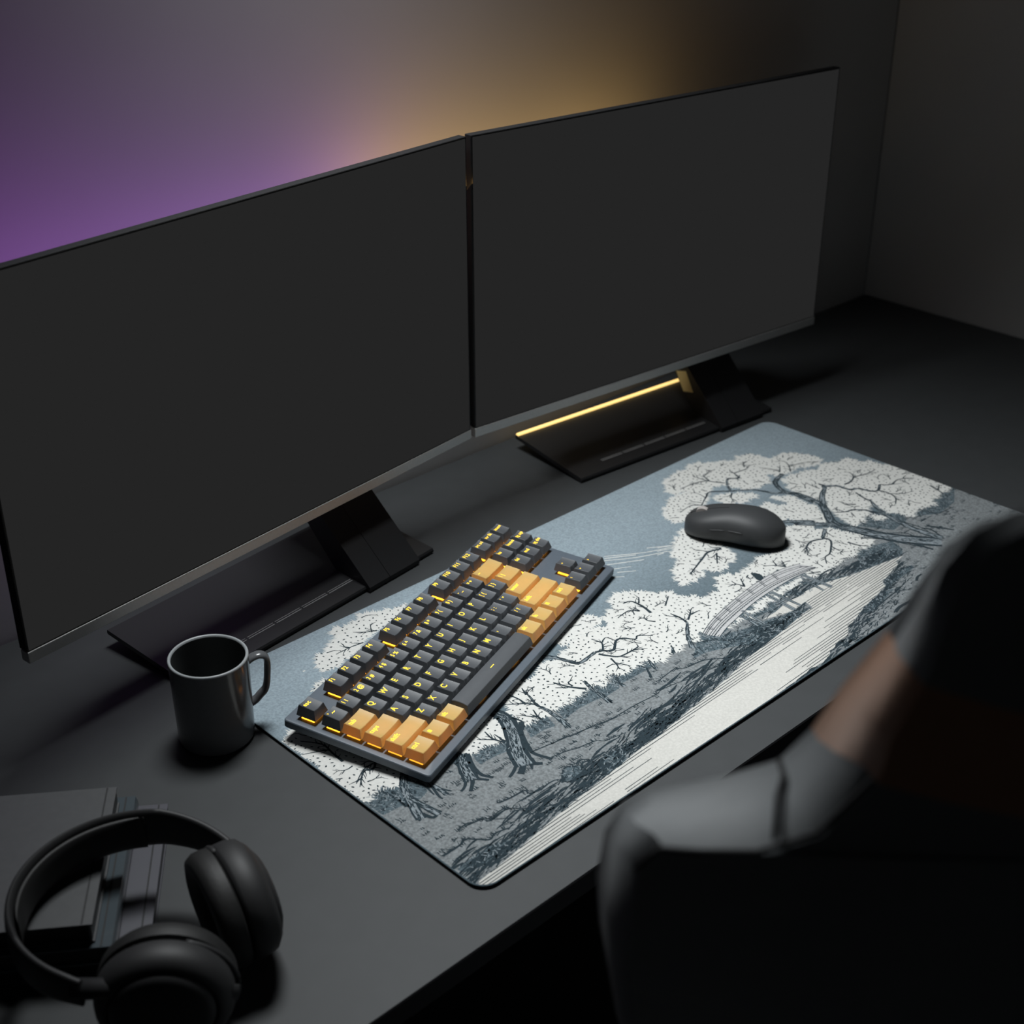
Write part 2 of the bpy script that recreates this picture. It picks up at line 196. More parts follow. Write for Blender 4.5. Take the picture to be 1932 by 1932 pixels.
BRANCH = [([(699.1,336.7),(685.2,343.7),(669.4,346.4),(653.4,346.2)],1.4),([(707,319.6),(697.3,335.3),(694.1,351.1),(692.5,359)],1.6),([(697.3,335.3),(704,351.2),(713.9,351.3),(722,356.6)],1.2),([(737,329.1),(737.7,334.9),(742.6,340)],1.2),([(737,329.1),(757.6,325.6),(770.1,330)],1.4),([(759.8,330),(771.7,341.8)],1),([(780.6,290.3),(782.6,298.2),(772.6,317.7)],1.4),([(792.3,282.4),(804.3,293.7),(810.3,304.6),(807,311.2)],1.4),([(802.4,292.3),(820.8,287.9),(833.8,282)],1.2),([(782.5,291.7),(798,303.2)],1.2),([(640.1,301.5),(628.4,309.7),(606.9,307)],1.3),([(658.8,310.4),(660.6,320.9),(659.9,330.7)],1),([(645.1,305.6),(638.4,318)],1),([(692.3,296.4),(681.1,288.9),(675.4,279.3)],1.3),([(690.6,295),(679.3,293.7)],1),([(572.9,217.5),(556.1,223.1),(539.8,218),(520.1,211.4),(502.9,205.3)],2.4),([(556.1,223.1),(553.7,230.7),(548.5,238.4)],1.2),([(539.8,218),(531.7,223.3)],1.2),([(523.6,213.1),(519.8,219.3)],1),([(561.4,215.4),(543,199.5)],1.8),([(556.9,211.9),(554.9,200.8)],1.2),([(559.9,214.2),(548.5,212.2)],1.2),([(574.4,218.7),(566.4,229.1)],1.6),([(591.9,142.2),(588.3,150.8),(575.6,160.4)],1.6),([(587.6,151.4),(593.3,161.3)],1.3),([(591.9,142.2),(600.6,154.3)],1.5),([(525.5,146.8),(522.6,156.9),(512,159.8)],1.6),([(526.3,148.5),(535.7,161.4)],1.5),([(522.6,156.9),(524.3,165)],1.2),([(779,228.8),(778.7,238.3),(779.6,250.1)],1.3),([(803.5,230.1),(802.9,237.1)],1),([(810.3,214.2),(823.9,213.7),(837.8,219.5),(843.9,229.8)],2),([(835.8,218.2),(857.3,212),(874.8,211.4)],1.5),([(834.5,225.8),(831,230.8)],1),([(841.9,183.8),(851.4,174.6),(869.8,175.8),(882.7,169.8),(888.6,164.1)],1.6),([(851.4,174.6),(865.3,165.9)],1.1),([(826.9,176.4),(829.9,164.2),(825,150.6),(810.1,141)],1.9),([(828,163),(840.3,151.1),(856.3,145)],1.2),([(823.1,149.4),(822.1,138.4)],1.1),([(775.8,174),(767.2,182.3),(767.8,192.2)],1.6),([(675.5,151.1),(661.1,156.9),(645.9,152.8),(639.4,145.9),(630.9,140.9)],2),([(645.9,152.8),(632.4,149.9)],1.1),([(646.6,152.2),(642.7,142.6)],1.1),([(677.9,151.6),(678.4,142.9),(667.8,134.4),(652.1,125.7),(642.5,124.6),(631.1,114.9)],2.2),([(652.1,125.7),(650.5,116.8)],1.2),([(667.8,134.4),(665.1,115.8)],1.3),([(692.4,159.6),(687.7,144.9)],1.2),([(650.7,172.3),(651.9,161.7),(658.2,157)],1.1),([(689.4,126.9),(691.8,115.2),(698.9,104.4)],2.2),([(753.6,166),(747.2,154.8)],1.2),([(201.8,156.3),(203,167.1),(200.8,179.3)],2),([(209.6,148.8),(201.6,158.5),(187.4,170.2)],1.6),([(212.9,167.6),(218,178.9)],1.5),([(195.8,134.9),(189.1,143.3),(187.8,150.3)],1.3),([(194.7,118.8),(196.4,134.3),(200.7,145.7)],2),([(262.2,134.3),(252.7,147.5),(246.3,163.9)],2.6),([(249.1,149.9),(241.2,156.5)],1.3),([(255.6,146.8),(256.8,153.8),(263.1,154)],1.6),([(146.9,127.7),(142.4,139.4),(144.5,152.2)],2),([(144.4,135.6),(131.1,148.4)],1.3),([(148.2,133.8),(148.1,143.1)],1.5),([(145.6,121.7),(147.8,128.7),(147.1,134.9)],3),([(314.4,172.1),(321.8,169.4),(327.1,173.1),(331.8,179.9),(329.5,191.2)],2.2),([(332.4,179.3),(340.4,183),(344.8,181)],1.3),([(327.1,173.1),(335.9,169.2)],1.4),([(321.8,169.4),(330.6,162),(345.1,171.6),(353.9,169.9),(361.7,160.1),(368.6,162.6),(379.6,152)],2.4),([(345.1,171.6),(344.3,176.9)],1.1),([(314.6,167.5),(319.8,158),(327.5,149.6),(345.9,148.4),(354.5,149)],2.2),([(327.5,149.6),(332.1,139.6)],1.2),([(345.9,148.4),(357.9,140.2)],1.3),([(317.6,153.6),(314.5,143.6),(310.1,135)],1.8),([(315.6,144.7),(322.3,130.8)],1.2),([(302.5,145.6),(312.6,145.5)],1.2),([(411.6,182.4),(414.9,198.8),(413.5,212.5),(404.1,215.3)],2.6),([(416.9,204.3),(426.3,212.6)],1.5),([(405.6,193),(397,201.4),(378.7,199.7)],1.8),([(405.6,193),(406.2,203.5)],1.4),([(433,181.3),(442.5,187),(450.7,191.6)],1.6),([(439.1,185.3),(439.1,191.5)],1),([(401.9,167.8),(397.3,175.9),(401.1,182.9)],1.5),([(424.3,143.9),(426.3,156.3),(424.9,167.2)],2.2),([(428.9,146.6),(442.9,154.7),(445,160)],1.8),([(438.9,151.3),(452.4,150.4)],1.6),([(426.3,156.3),(417.6,169.4)],1.1),([(53.6,158.2),(54,164.7),(42.4,186.3)],1.2),([(43.2,187.3),(37.9,181.9),(32.7,181.7),(28.6,184),(19.4,177.5),(13.9,169.3)],1.9),([(37.9,181.9),(41.6,176.6)],1.1),([(22,178.3),(13.8,177.8)],1.2),([(32.7,181.7),(28.8,176.9)],1.1),([(43.2,187.3),(39.5,192.6),(31.8,193)],1.3),([(158,347.8),(142.2,349.9),(124.7,349.6)],1.3),([(182.1,355.6),(170,362.8),(162.4,370.1)],1.4),([(176.3,356.7),(185.3,370.6)],1),([(142.2,349.9),(136.7,359.6)],1),([(22.9,208),(23.9,224.2),(24.9,240.7),(13.4,258.7)],2),([(24.7,230.3),(16.6,234.7),(2.5,241.4)],1.4),([(41.1,187.1),(28.4,185.8),(12.2,175.1)],1.4),([(28.4,185.8),(11.5,169.3)],1.2),([(547.9,160),(542.3,158),(544.8,153.1),(552.5,155.6)],1.2),([(611.2,109),(598.5,116.3)],1.5),([(659.2,106.1),(649.4,110.4)],1.2)]
CONTOUR = [([(152.7,101.1),(211,90.9),(236.8,84.9),(276.1,83.9),(303.5,81.3),(313.3,83.1),(335.1,79.4),(357.5,72.4)],1.2),([(321.5,94.6),(348.2,97.2),(357.5,91.5),(376.6,88.1)],1.2),([(176.7,96.3),(191.8,95.4),(199.5,91.7),(223.1,89.5),(237.5,85.1),(259.3,81.4)],1.3),([(161.8,82.8),(178,79.8),(189.7,75.6),(208.8,71.7),(214.6,66.1),(236.9,61.2)],1.4),([(84.2,69.7),(98.6,67.2),(111.5,66.3),(112.3,60.6),(122.2,57.6),(141,57.9),(148.7,47.1),(166.9,43.1),(180.9,29.7)],1.8),([(42.3,67.4),(58.5,64.2),(63.6,57.7),(81.6,59.3),(87.5,56.8),(95.4,47.7),(94.6,40.5),(94.3,29.7)],1.6),([(95.1,30.5),(102.9,40.4),(113.8,36.4),(127.7,31),(135.6,25)],1.6),([(35.5,68.4),(46.6,68.5),(53.4,65.1),(59.7,65.3),(65.3,58.3),(76.4,49.2)],1.5),([(5,52.8),(12.7,52.7),(24.6,53.1),(32.1,54.9),(40.5,46.8),(46.8,40.7),(55.2,43.2),(67.8,40.3)],2.4),([(65.3,58.3),(76.6,61.6),(86.7,59.9)],1.5),([(64.9,58),(77.9,59.8),(87.5,56.8)],1.6),([(84.3,53.5),(92.4,48.9),(93.2,40.2)],1.6),([(170.5,60.5),(177.8,62.1),(185.2,55)],1.8),([(145.5,53.6),(159.5,64),(169.8,57.6)],2.2),([(168.4,52),(176.8,57.9),(183.9,52.7),(182,42.4)],2.2),([(363,90.4),(383.8,86.5),(405,72.2),(430,70.9),(451.1,63.2)],1.5),([(348.7,78.4),(372.6,73.2),(396.9,67.8),(409.8,61.5)],1.5),([(407.1,109.8),(421,100.7),(433.7,88.5)],1.3),([(585.8,23.3),(611.7,26.1),(638.9,28.3),(660.5,31.7)],1.8),([(629.8,27.5),(640.6,24.2),(651.3,18.7)],1.3),([(597.8,5),(609.5,7.4),(625.1,6.2),(626.9,4.4),(614.9,-0.2)],4),([(670.4,24.5),(678.8,28.7),(686.8,28.5)],3.4),([(793.6,95.8),(815.4,94.8)],1.3),([(754.4,94.3),(774.9,94)],1.3),([(721.3,137.3),(732.4,115.5),(755.1,93.7),(758.1,77),(771.2,69.9),(776.9,56.2)],1.6),([(708.6,122),(726,102.5),(733.6,79),(746.5,50.6)],2.6),([(715.3,126.5),(729,113.3)],3),([(746.2,96.8),(751.3,78.2),(752.9,57.7)],2.2),([(732.3,132.3),(737.6,107.8)],3),([(728.1,95.1),(739.4,76.1),(744.8,49.5)],5),([(780.1,86.3),(784.8,76.1),(776.9,56.2)],3),([(789.5,85.6),(803.6,58)],4),([(777.6,111.2),(780.8,85.6),(771.8,63.8)],2),([(818.9,114.8),(823.2,101.8),(822.9,90.5)],2.4),([(827.3,92.1),(855.2,88.7)],1.6),([(884.6,139.4),(880,125.2),(873.1,107.4)],2.6),([(880,125.2),(892.7,131.7)],2),([(157.7,122.8),(142.7,108.4),(136.1,97.1)],3),([(179.4,139.2),(168.4,129.1),(157,107.1),(154.6,96.8),(160.6,80.5)],5.5),([(150.3,108.2),(141.7,91.6),(149.9,82)],6),([(176.7,149.4),(172.1,138.7)],7),([(156.8,131.1),(139.8,111.1),(133.8,99.3),(123.5,91.9),(114.7,88.4)],4.5),([(125.3,84.9),(134.8,91.3),(141.2,95.6)],7),([(177.7,150.4),(180,138.7),(172,129.4)],2.6),([(171.1,162.6),(162.6,144.1),(155.6,132.2)],7),([(94.8,136.8),(90.9,123.2),(80.3,108),(71.1,103.6)],4),([(110.7,139.2),(101.9,121.3),(99.9,107.7),(104.7,98.1)],5),([(93.7,120.5),(88.8,108.2),(77.1,97.8)],5),([(91,109.5),(99.4,98.1)],4),([(140.8,87.3),(137,82.3)],2.5),([(38,136.1),(31.5,122.7),(34.3,112),(34.9,100.2),(38.8,93.3)],3.4),([(28.1,145.7),(25.1,125.6),(26.2,111.8),(20,98.8)],3.4),([(21.5,152),(24.2,136.3),(23.2,121)],3),([(27.5,104.2),(30.4,95),(35.9,94.5)],4),([(57.5,127.3),(53.3,113.2),(52.9,107)],3),([(58.7,122.8),(65.5,109.7)],2.4),([(50.1,144.5),(53.6,134.4),(51.3,116.7)],2.6)]
RAILS = [[(417.9,118.7),(442.5,127.8),(469,133.8),(497.5,138.7),(528.1,142.5),(556.6,144.2),(584.2,142.5),(607.8,136.3)],[(418.2,116.2),(441.2,124.6),(467.7,130.5),(496.1,135.3),(525.9,138.6),(554.3,140.2),(581.9,138.5),(606.7,132.2)],[(420.4,112),(442.4,119),(466.9,124.4),(495.9,128.6),(524.9,131.2),(552.5,132.2),(579.2,129.9),(604.9,126.4),(614.6,123.4)],[(421.6,109.8),(443.6,116.7),(467.5,121.6),(495.1,125.8),(524.1,128.4),(551.7,129.4),(578.3,127),(603.6,123.3),(613,121.2)],[(422.8,107.5),(444.2,114),(466.2,118.4),(493.7,122.5),(523.3,125.6),(550.9,126.5),(577.7,124.4),(605.2,121.1)],[(427.3,103.1),(447.9,109.3),(474.9,114.4),(500.8,119.2),(529.8,121.7),(556.7,122.1),(582.8,121.5),(614.1,117.6)],[(419.4,115),(441.8,122.9),(467.6,128.3),(496,133.1),(525.1,135.7),(553.5,137.4),(581,135.6),(605.8,129.3)]]
DECK = [(417.9,118.7),(442.5,127.8),(469,133.8),(497.5,138.7),(528.1,142.5),(556.6,144.2),(584.2,142.5),(607.8,136.3),(616.2,116.8),(582.8,121.5),(556.7,122.1),(529.8,121.7),(500.8,119.2),(474.9,114.4),(447.9,109.3),(427.3,103.1)]
PIERS = [[(484,119.3),(480.6,86.6)],[(476.2,113.2),(471.9,88.5)],[(479.9,109.6),(473.3,98.1)],[(473.7,113.4),(473.5,104.6),(478.1,89)],[(535.1,121.3),(537.1,81.9)],[(529.7,119.4),(526.6,80.6)],[(537.8,121.1),(537.2,84.1)],[(527.7,119),(524,81.9)],[(521,102),(534.1,101)],[(589.6,119.8),(591.6,81.2)],[(586,118.3),(580.1,82.7)],[(592.2,117.3),(593.7,81.6)],[(583.6,113.3),(580.3,85)],[(578.8,103.3),(588.9,100.8)],[(416.1,122.6),(417.3,110.6)],[(418.5,122.4),(419.7,110.4)]]
RAYS = [([(521.8,269.4),(543.9,258.8)],1),([(516,264.4),(535.3,256.4)],1.2),([(509.5,258.8),(518.5,256.8)],1.2),([(512.9,277.6),(540.6,260.5)],1.2),([(464.1,298.1),(505.8,271.4),(544,256.8)],1.2),([(457,291.6),(488.1,271.6),(524.9,256.3)],1.3),([(452.2,283),(490.9,262.3)],1.4),([(446.5,273.8),(468.7,262.2)],1),([(448.6,263.8),(465.9,251.9)],1.2),([(437.9,259.6),(447.2,252.3)],1.2),([(460.6,294.8),(492.6,275.7)],1.6),([(82.6,348.3),(85.3,347.8)],2),([(67.1,315.1),(70.3,316)],2)]
FIGURE = [(552.1,160.5),(557.1,158.1),(558.6,150.2),(555,143.8),(547.5,142.7),(546.3,147.3),(549.3,153.2)]

# ---------------------------------------------------------------- desk mat with its print
random.seed(7)
mt = thing('desk_mat', 'long desk mat printed with blossom trees, an arched bridge and a stream', 'desk mat', V(0,0,0))
RAD = 17
outline = rrect(0, 900, 0, 400, RAD, 10)
bm = bmesh.new()
R = slab(outline, [(1.0,0.15),(0,.8),(0,3.0)]); loft(bm, R, True, False)
link('rubber_base', bm, M['matedge_deskshade'], mt)
bm = bmesh.new()
R = slab(outline, [(0,3.0),(.25,3.6),(.9,4.0)]); loft(bm, R, False, True)
link('cloth_top', bm, M['sky'], mt, smooth=True, angle=35)
clipper = rrect(1.0, 899.0, 1.0, 399.0, RAD-1, 8)
def clip(poly):
    out = poly
    n = len(clipper)
    for i in range(n):
        ax, ay = clipper[i]; bx, by = clipper[(i+1) % n]
        ex, ey = bx-ax, by-ay
        inp = out; out = []
        if not inp: return []
        d = [ex*(y-ay)-ey*(x-ax) for x, y in inp]
        for k in range(len(inp)):
            p, q = inp[k-1], inp[k]; dp, dq = d[k-1], d[k]
            if (dp >= 0) != (dq >= 0):
                t = dp/(dp-dq); out.append((p[0]+(q[0]-p[0])*t, p[1]+(q[1]-p[1])*t))
            if dq >= 0: out.append(q)
    return out
def clean(poly, eps=.05):
    o = []
    for p in poly:
        if not o or math.hypot(p[0]-o[-1][0], p[1]-o[-1][1]) > eps: o.append(p)
    while len(o) > 2 and math.hypot(o[0][0]-o[-1][0], o[0][1]-o[-1][1]) <= eps: o.pop()
    return o
class Layer:
    def __init__(s, z): s.z = z; s.v = []; s.f = []
    def poly(s, pts, do_clip=True, big=False):
        if do_clip: pts = clip(pts)
        pts = clean(pts)
        if len(pts) < 3: return
        s.n = getattr(s, 'n', 0)+1; zz = (s.z+(s.n % 9)*.0018)*MM
        b = len(s.v); s.v += [(x*MM, y*MM, zz) for x, y in pts]
        if big:
            r = geometry.delaunay_2d_cdt([Vector(p) for p in pts], [], [list(range(len(pts)))], 1, 1e-4)
            del s.v[b:]; s.v += [(p.x*MM, p.y*MM, zz) for p in r[0]]
            for t in r[2]:
                a, c, d = (r[0][i] for i in t[:3])
                cr_ = (c.x-a.x)*(d.y-a.y)-(c.y-a.y)*(d.x-a.x)
                s.f.append(tuple(b+i for i in (t if cr_ > 0 else t[::-1])))
        else:
            ar = sum(pts[i-1][0]*pts[i][1]-pts[i][0]*pts[i-1][1] for i in range(len(pts)))
            idx = list(range(b, b+len(pts)))
            s.f.append(tuple(idx if ar > 0 else idx[::-1]))
    def build(s, name, m, parent):
        me = bpy.data.meshes.new(name); me.from_pydata(s.v, [], s.f); me.materials.append(m)
        o = bpy.data.objects.new(name, me); C.objects.link(o); o.parent = parent; return o
def inside(p, poly):
    x, y = p; c = False; j = len(poly)-1
    for i in range(len(poly)):
        xi, yi = poly[i]; xj, yj = poly[j]
        if (yi > y) != (yj > y) and x < (xj-xi)*(y-yi)/(yj-yi)+xi: c = not c
        j = i
    return c
def jag(poly, step=9, amp=6.5, lobes=False):
    """leafy outline: little spikes pushed out of the traced edge"""
    ar = sum(poly[i-1][0]*poly[i][1]-poly[i][0]*poly[i-1][1] for i in range(len(poly)))
    sg = 1 if ar > 0 else -1
    out = []
    n = len(poly)
    for i in range(n):
        a, b = poly[i], poly[(i+1) % n]
        L = math.hypot(b[0]-a[0], b[1]-a[1])
        if L < 1e-6: continue
        k = max(1, round(L/step)); nx, ny = (b[1]-a[1])/L*sg, -(b[0]-a[0])/L*sg
        for q in range(k):
            t = q/k; x = a[0]+(b[0]-a[0])*t; y = a[1]+(b[1]-a[1])*t
            l2 = L/k
            if lobes:
                lo = random.uniform(-3.2, 2.2); x += nx*lo; y += ny*lo
            out.append((x+nx*random.uniform(-.7,.3), y+ny*random.uniform(-.7,.3)))
            tx, ty = (b[0]-a[0])/L*l2, (b[1]-a[1])/L*l2
            for f0, f1, f2, k_ in ((.06,.20,.34,.7),(.38,.52,.64,1.0),(.68,.82,.94,.75)):
                h = random.uniform(.55, 1.05)*amp*k_; g = random.uniform(-.18, .18)
                out.append((x+tx*f0+nx*h*.15, y+ty*f0+ny*h*.15))
                out.append((x+tx*(f1+g*.5-.05)+nx*h*.62, y+ty*(f1+g*.5-.05)+ny*h*.62))
                out.append((x+tx*(f1+g)+nx*h, y+ty*(f1+g)+ny*h))
                out.append((x+tx*(f2-.03)+nx*h*.35, y+ty*(f2-.03)+ny*h*.35))
    return out
def smoothline(pts, n=4):
    out = []
    for i in range(len(pts)-1):
        p0 = pts[max(i-1,0)]; p1 = pts[i]; p2 = pts[i+1]; p3 = pts[min(i+2,len(pts)-1)]
        for k in range(n):
            t = k/n
            out.append(tuple(.5*((2*p1[c])+(-p0[c]+p2[c])*t+(2*p0[c]-5*p1[c]+4*p2[c]-p3[c])*t*t+(-p0[c]+3*p1[c]-3*p2[c]+p3[c])*t**3) for c in (0,1)))
    out.append(pts[-1]); return out
def ribbon(layer, pts, w0, w1, rough=0.0, do_clip=True):
    n = len(pts)
    L, Rr = [], []
    for i, p in enumerate(pts):
        a = pts[max(i-1,0)]; b = pts[min(i+1,n-1)]
        dx, dy = b[0]-a[0], b[1]-a[1]; l = math.hypot(dx, dy) or 1
        w = (w0+(w1-w0)*i/(n-1))/2
        wa = max(.12, w+random.uniform(-rough, rough)); wb = max(.12, w+random.uniform(-rough, rough))
        L.append((p[0]-dy/l*wa, p[1]+dx/l*wa)); Rr.append((p[0]+dy/l*wb, p[1]-dx/l*wb))
    for i in range(n-1):
        layer.poly([Rr[i], Rr[i+1], L[i+1], L[i]], do_clip)
lg = Layer(4.02); lh = Layer(4.04); lw = Layer(4.06); lb = Layer(4.08); ldk = Layer(4.10); lt = Layer(4.12); li = Layer(4.14)
lg.poly(GROUND, big=True)
for h in HEDGE: lh.poly(jag(h, 4, 1.6), big=True)
for w in WATER: lw.poly(w, big=True)
WH = [jag(w, 8.5, 8.0, True) for w in WHITE]
for w in WH: lb.poly(w, big=True)
ldk.poly(DECK, big=True)
occupied = {}
def free(p, r):
    k = (int(p[0]//r), int(p[1]//r))
    for a in (-1,0,1):
        for b in (-1,0,1):
            for q in occupied.get((k[0]+a, k[1]+b), ()):
                if math.hypot(q[0]-p[0], q[1]-p[1]) < r: return False
    occupied.setdefault(k, []).append(p); return True
def dash(layer, p, l, w, ang):
    c, s = math.cos(ang)*l/2, math.sin(ang)*l/2; nx, ny = -math.sin(ang)*w/2, math.cos(ang)*w/2
    x, y = p
    layer.poly([(x-c,y-s),(x-c*.4+nx,y-s*.4+ny),(x+c*.5+nx*.9,y+s*.5+ny*.9),(x+c,y+s),(x+c*.4-nx,y+s*.4-ny),(x-c*.5-nx,y-s*.5-ny)])
# trunks: bark with inked edges
for pts, w0, w1 in TRUNK:
    s = smoothline(pts, 6); ribbon(li, s, w0*1.0, w1*1.0, .5)
lbk = Layer(4.16); li2 = Layer(4.18)
for pts, w0, w1 in TRUNK:
    s = smoothline(pts, 6)
    if w0 >= 4:
        ribbon(lbk, s, w0*.62, max(.8, w1*.5), .25)
        n = len(s)
        for k in range(int(n*w0*.32)):
            i = random.randrange(n-1); t = random.random()
            x = s[i][0]+(s[i+1][0]-s[i][0])*t; y = s[i][1]+(s[i+1][1]-s[i][1])*t
            ang = math.atan2(s[i+1][1]-s[i][1], s[i+1][0]-s[i][0]); w = (w0+(w1-w0)*i/n)*.26
            o_ = random.uniform(-w, w)
            dash(li2, (x-math.sin(ang)*o_, y+math.cos(ang)*o_), random.uniform(3, 9), random.uniform(.5, 1.3), ang+random.uniform(-.25,.25))
def mark(pts, r=2.2):
    for p in smoothline(pts, 5):
        occupied.setdefault((int(p[0]//5.0), int(p[1]//5.0)), []).append(p)
for pts, w in BRANCH:
    s = smoothline(pts, 4); ribbon(li, s, w*1.25+.3, w*.6, .15); mark(pts)
    L = sum(math.dist(s[i], s[i+1]) for i in range(len(s)-1))
    if w < 2.8 and L > 10:                       # twigs
        for k in range(int(L/5.5)):
            i = random.randrange(1, len(s)-1); ang = math.atan2(s[i+1][1]-s[i][1], s[i+1][0]-s[i][0])+random.choice((-1,1))*random.uniform(.5,.9)
            l = random.uniform(4, 9); p = s[i]; q = (p[0]+math.cos(ang)*l*.6, p[1]+math.sin(ang)*l*.6); ang += random.uniform(-.4,.4)
            if any(inside(q, w_) for w_ in WHITE): ribbon(li, [p, q, (q[0]+math.cos(ang)*l*.5, q[1]+math.sin(ang)*l*.5)], 1.1, .5)
def coral(p, ang, l, depth):
    q = (p[0]+math.cos(ang)*l, p[1]+math.sin(ang)*l); m_ = ((p[0]+q[0])/2+random.uniform(-1,1), (p[1]+q[1])/2+random.uniform(-1,1))
    if not any(inside(q, w_) for w_ in WHITE): return
    ribbon(li, [p, m_, q], .7+.45*depth, .45+.2*depth); mark([p, m_, q])
    if depth:
        for sg in (-1, 1):
            if random.random() < .85: coral(q, ang+sg*random.uniform(.3,.75), l*random.uniform(.55,.85), depth-1)
            if random.random() < .45: coral(m_, ang+sg*random.uniform(.5,1.0), l*random.uniform(.4,.7), depth-1)
for w in WHITE:
    x0 = min(p[0] for p in w); x1 = max(p[0] for p in w); y0 = min(p[1] for p in w); y1 = max(p[1] for p in w)
    for k in range(int((x1-x0)*(y1-y0)/420)):
        p = (random.uniform(x0, x1), random.uniform(y0, y1))
        if inside(p, w) and free(p, 5.0): coral(p, random.uniform(-.3, math.pi+.3), random.uniform(6, 9), 2)
# petals / leaf dashes
for w in WHITE:
    x0 = min(p[0] for p in w); x1 = max(p[0] for p in w); y0 = min(p[1] for p in w); y1 = max(p[1] for p in w)
    for k in range(int((x1-x0)*(y1-y0)/5)):
        p = (random.uniform(x0, x1), random.uniform(y0, y1))
        if inside(p, w) and 1 < p[0] < 899 and 1 < p[1] < 399 and free(p, 5.0):
            dash(li, p, random.uniform(2.1, 3.5), random.uniform(1.2, 1.8), random.uniform(0, math.pi))
# contour lines of the bank, hatching along them
for pts, w in CONTOUR:
    s = smoothline(pts, 5); ribbon(li, s, w, w*.6, .18)
    for i in range(len(s)-1):
        if random.random() < .55 and w < 3:
            p = s[i]; l = random.uniform(3, 8)
            for k in range(random.randint(1, 4)):
                a = math.radians(random.uniform(60, 125)); q = (p[0]+random.uniform(-4,4), p[1]+random.uniform(-.5,1.5))
                ribbon(li, [q, (q[0]+math.cos(a)*l*.6, q[1]+math.sin(a)*l*.6)], .9, .3)
def in_ground(p): return inside(p, GROUND) and not any(inside(p, w) for w in WATER) and not any(inside(p, w) for w in WHITE) and not inside(p, DECK)
# tufts on the grass
k = 0
for _ in range(2600):
    p = (random.uniform(2, 898), random.uniform(2, 300))
    if not in_ground(p) or any(inside(p, h) for h in HEDGE): continue
    if random.random() < .45:
        for q in range(random.randint(2, 5)):
            a = math.radians(random.uniform(75, 115)); x = p[0]+q*2.0; y = p[1]+random.uniform(-.6,.6)
            l = random.uniform(2.4, 4.8); ribbon(li, [(x, y), (x+math.cos(a)*l, y+math.sin(a)*l)], 1.25, .5)
# thick hatching where the bank falls to the stream
wl = WATER[0]
for i in range(len(wl)-1):
    a, b = wl[i], wl[i+1]; L = math.dist(a, b)
    for k in range(int(L*.75)):
        t = random.random(); x = a[0]+(b[0]-a[0])*t; y = a[1]+(b[1]-a[1])*t
        up = -1 if inside((x, y+4), wl) else 1
        for _ in range(2):
            d = abs(random.gauss(0, 13)); p = (x+random.uniform(-3,3), y+up*d)
            if in_ground(p):
                ang = math.radians(random.uniform(-8, 30)); l = random.uniform(5, 15)*(1-.3*min(1, d/40))
                q = (p[0]+math.cos(ang)*l, p[1]+math.sin(ang)*l)
                if in_ground(q): ribbon(li, [p, ((p[0]+q[0])/2, (p[1]+q[1])/2+.6), q], 1.3, .4, .15)
def lens(layer, p, ang, l, w, bend):
    n = 7; L_, R_ = [], []
    for i in range(n+1):
        t = i/n; a = ang+bend*(t-.5); x = p[0]+math.cos(ang)*l*t; y = p[1]+math.sin(ang)*l*t+bend*l*.25*math.sin(math.pi*t)
        ww = w/2*math.sin(math.pi*min(1, t*.92+.04))**.7*random.uniform(.6, 1.15)
        L_.append((x, y+ww)); R_.append((x, y-ww*.7))
    for i in range(n): layer.poly([R_[i], R_[i+1], L_[i+1], L_[i]])
for i in range(0, len(wl)-1):
    a, b = wl[i], wl[i+1]; L = math.dist(a, b); upb = not inside(((a[0]+b[0])/2, (a[1]+b[1])/2+4), wl)
    for k in range(int(L*(.46 if upb else .25))):
        t = random.random(); x = a[0]+(b[0]-a[0])*t; y = a[1]+(b[1]-a[1])*t
        d = abs(random.gauss(0, 13 if upb else 6))+1; l = random.uniform(16, 46)*(1 if upb else .5)
        ang = math.radians(random.uniform(-3, 15)); p = (x-(l*.5)+random.uniform(-4,4), y+(d if upb else -d))
        q = (p[0]+math.cos(ang)*l, p[1]+math.sin(ang)*l)
        if in_ground(p) and in_ground(q): lens(li, p, ang, l, random.uniform(1.6, 4.2), random.uniform(-.25,.35))
if FIGURE:
    li2.poly(FIGURE)
# foliage texture in the hedges
for h in HEDGE:
    x0 = min(p[0] for p in h); x1 = max(p[0] for p in h); y0 = min(p[1] for p in h); y1 = max(p[1] for p in h)
    for k in range(int((x1-x0)*(y1-y0)/9)):
        p = (random.uniform(x0, x1), random.uniform(y0, y1))
        if inside(p, h) and not any(inside(p, w) for w in WHITE):
            a = random.uniform(.2, 2.6); l = random.uniform(2, 5)
            ly = li if random.random() < .6 else lbk
            ribbon(ly, [p, (p[0]+math.cos(a)*l, p[1]+math.sin(a)*l)], 1.1, .4)
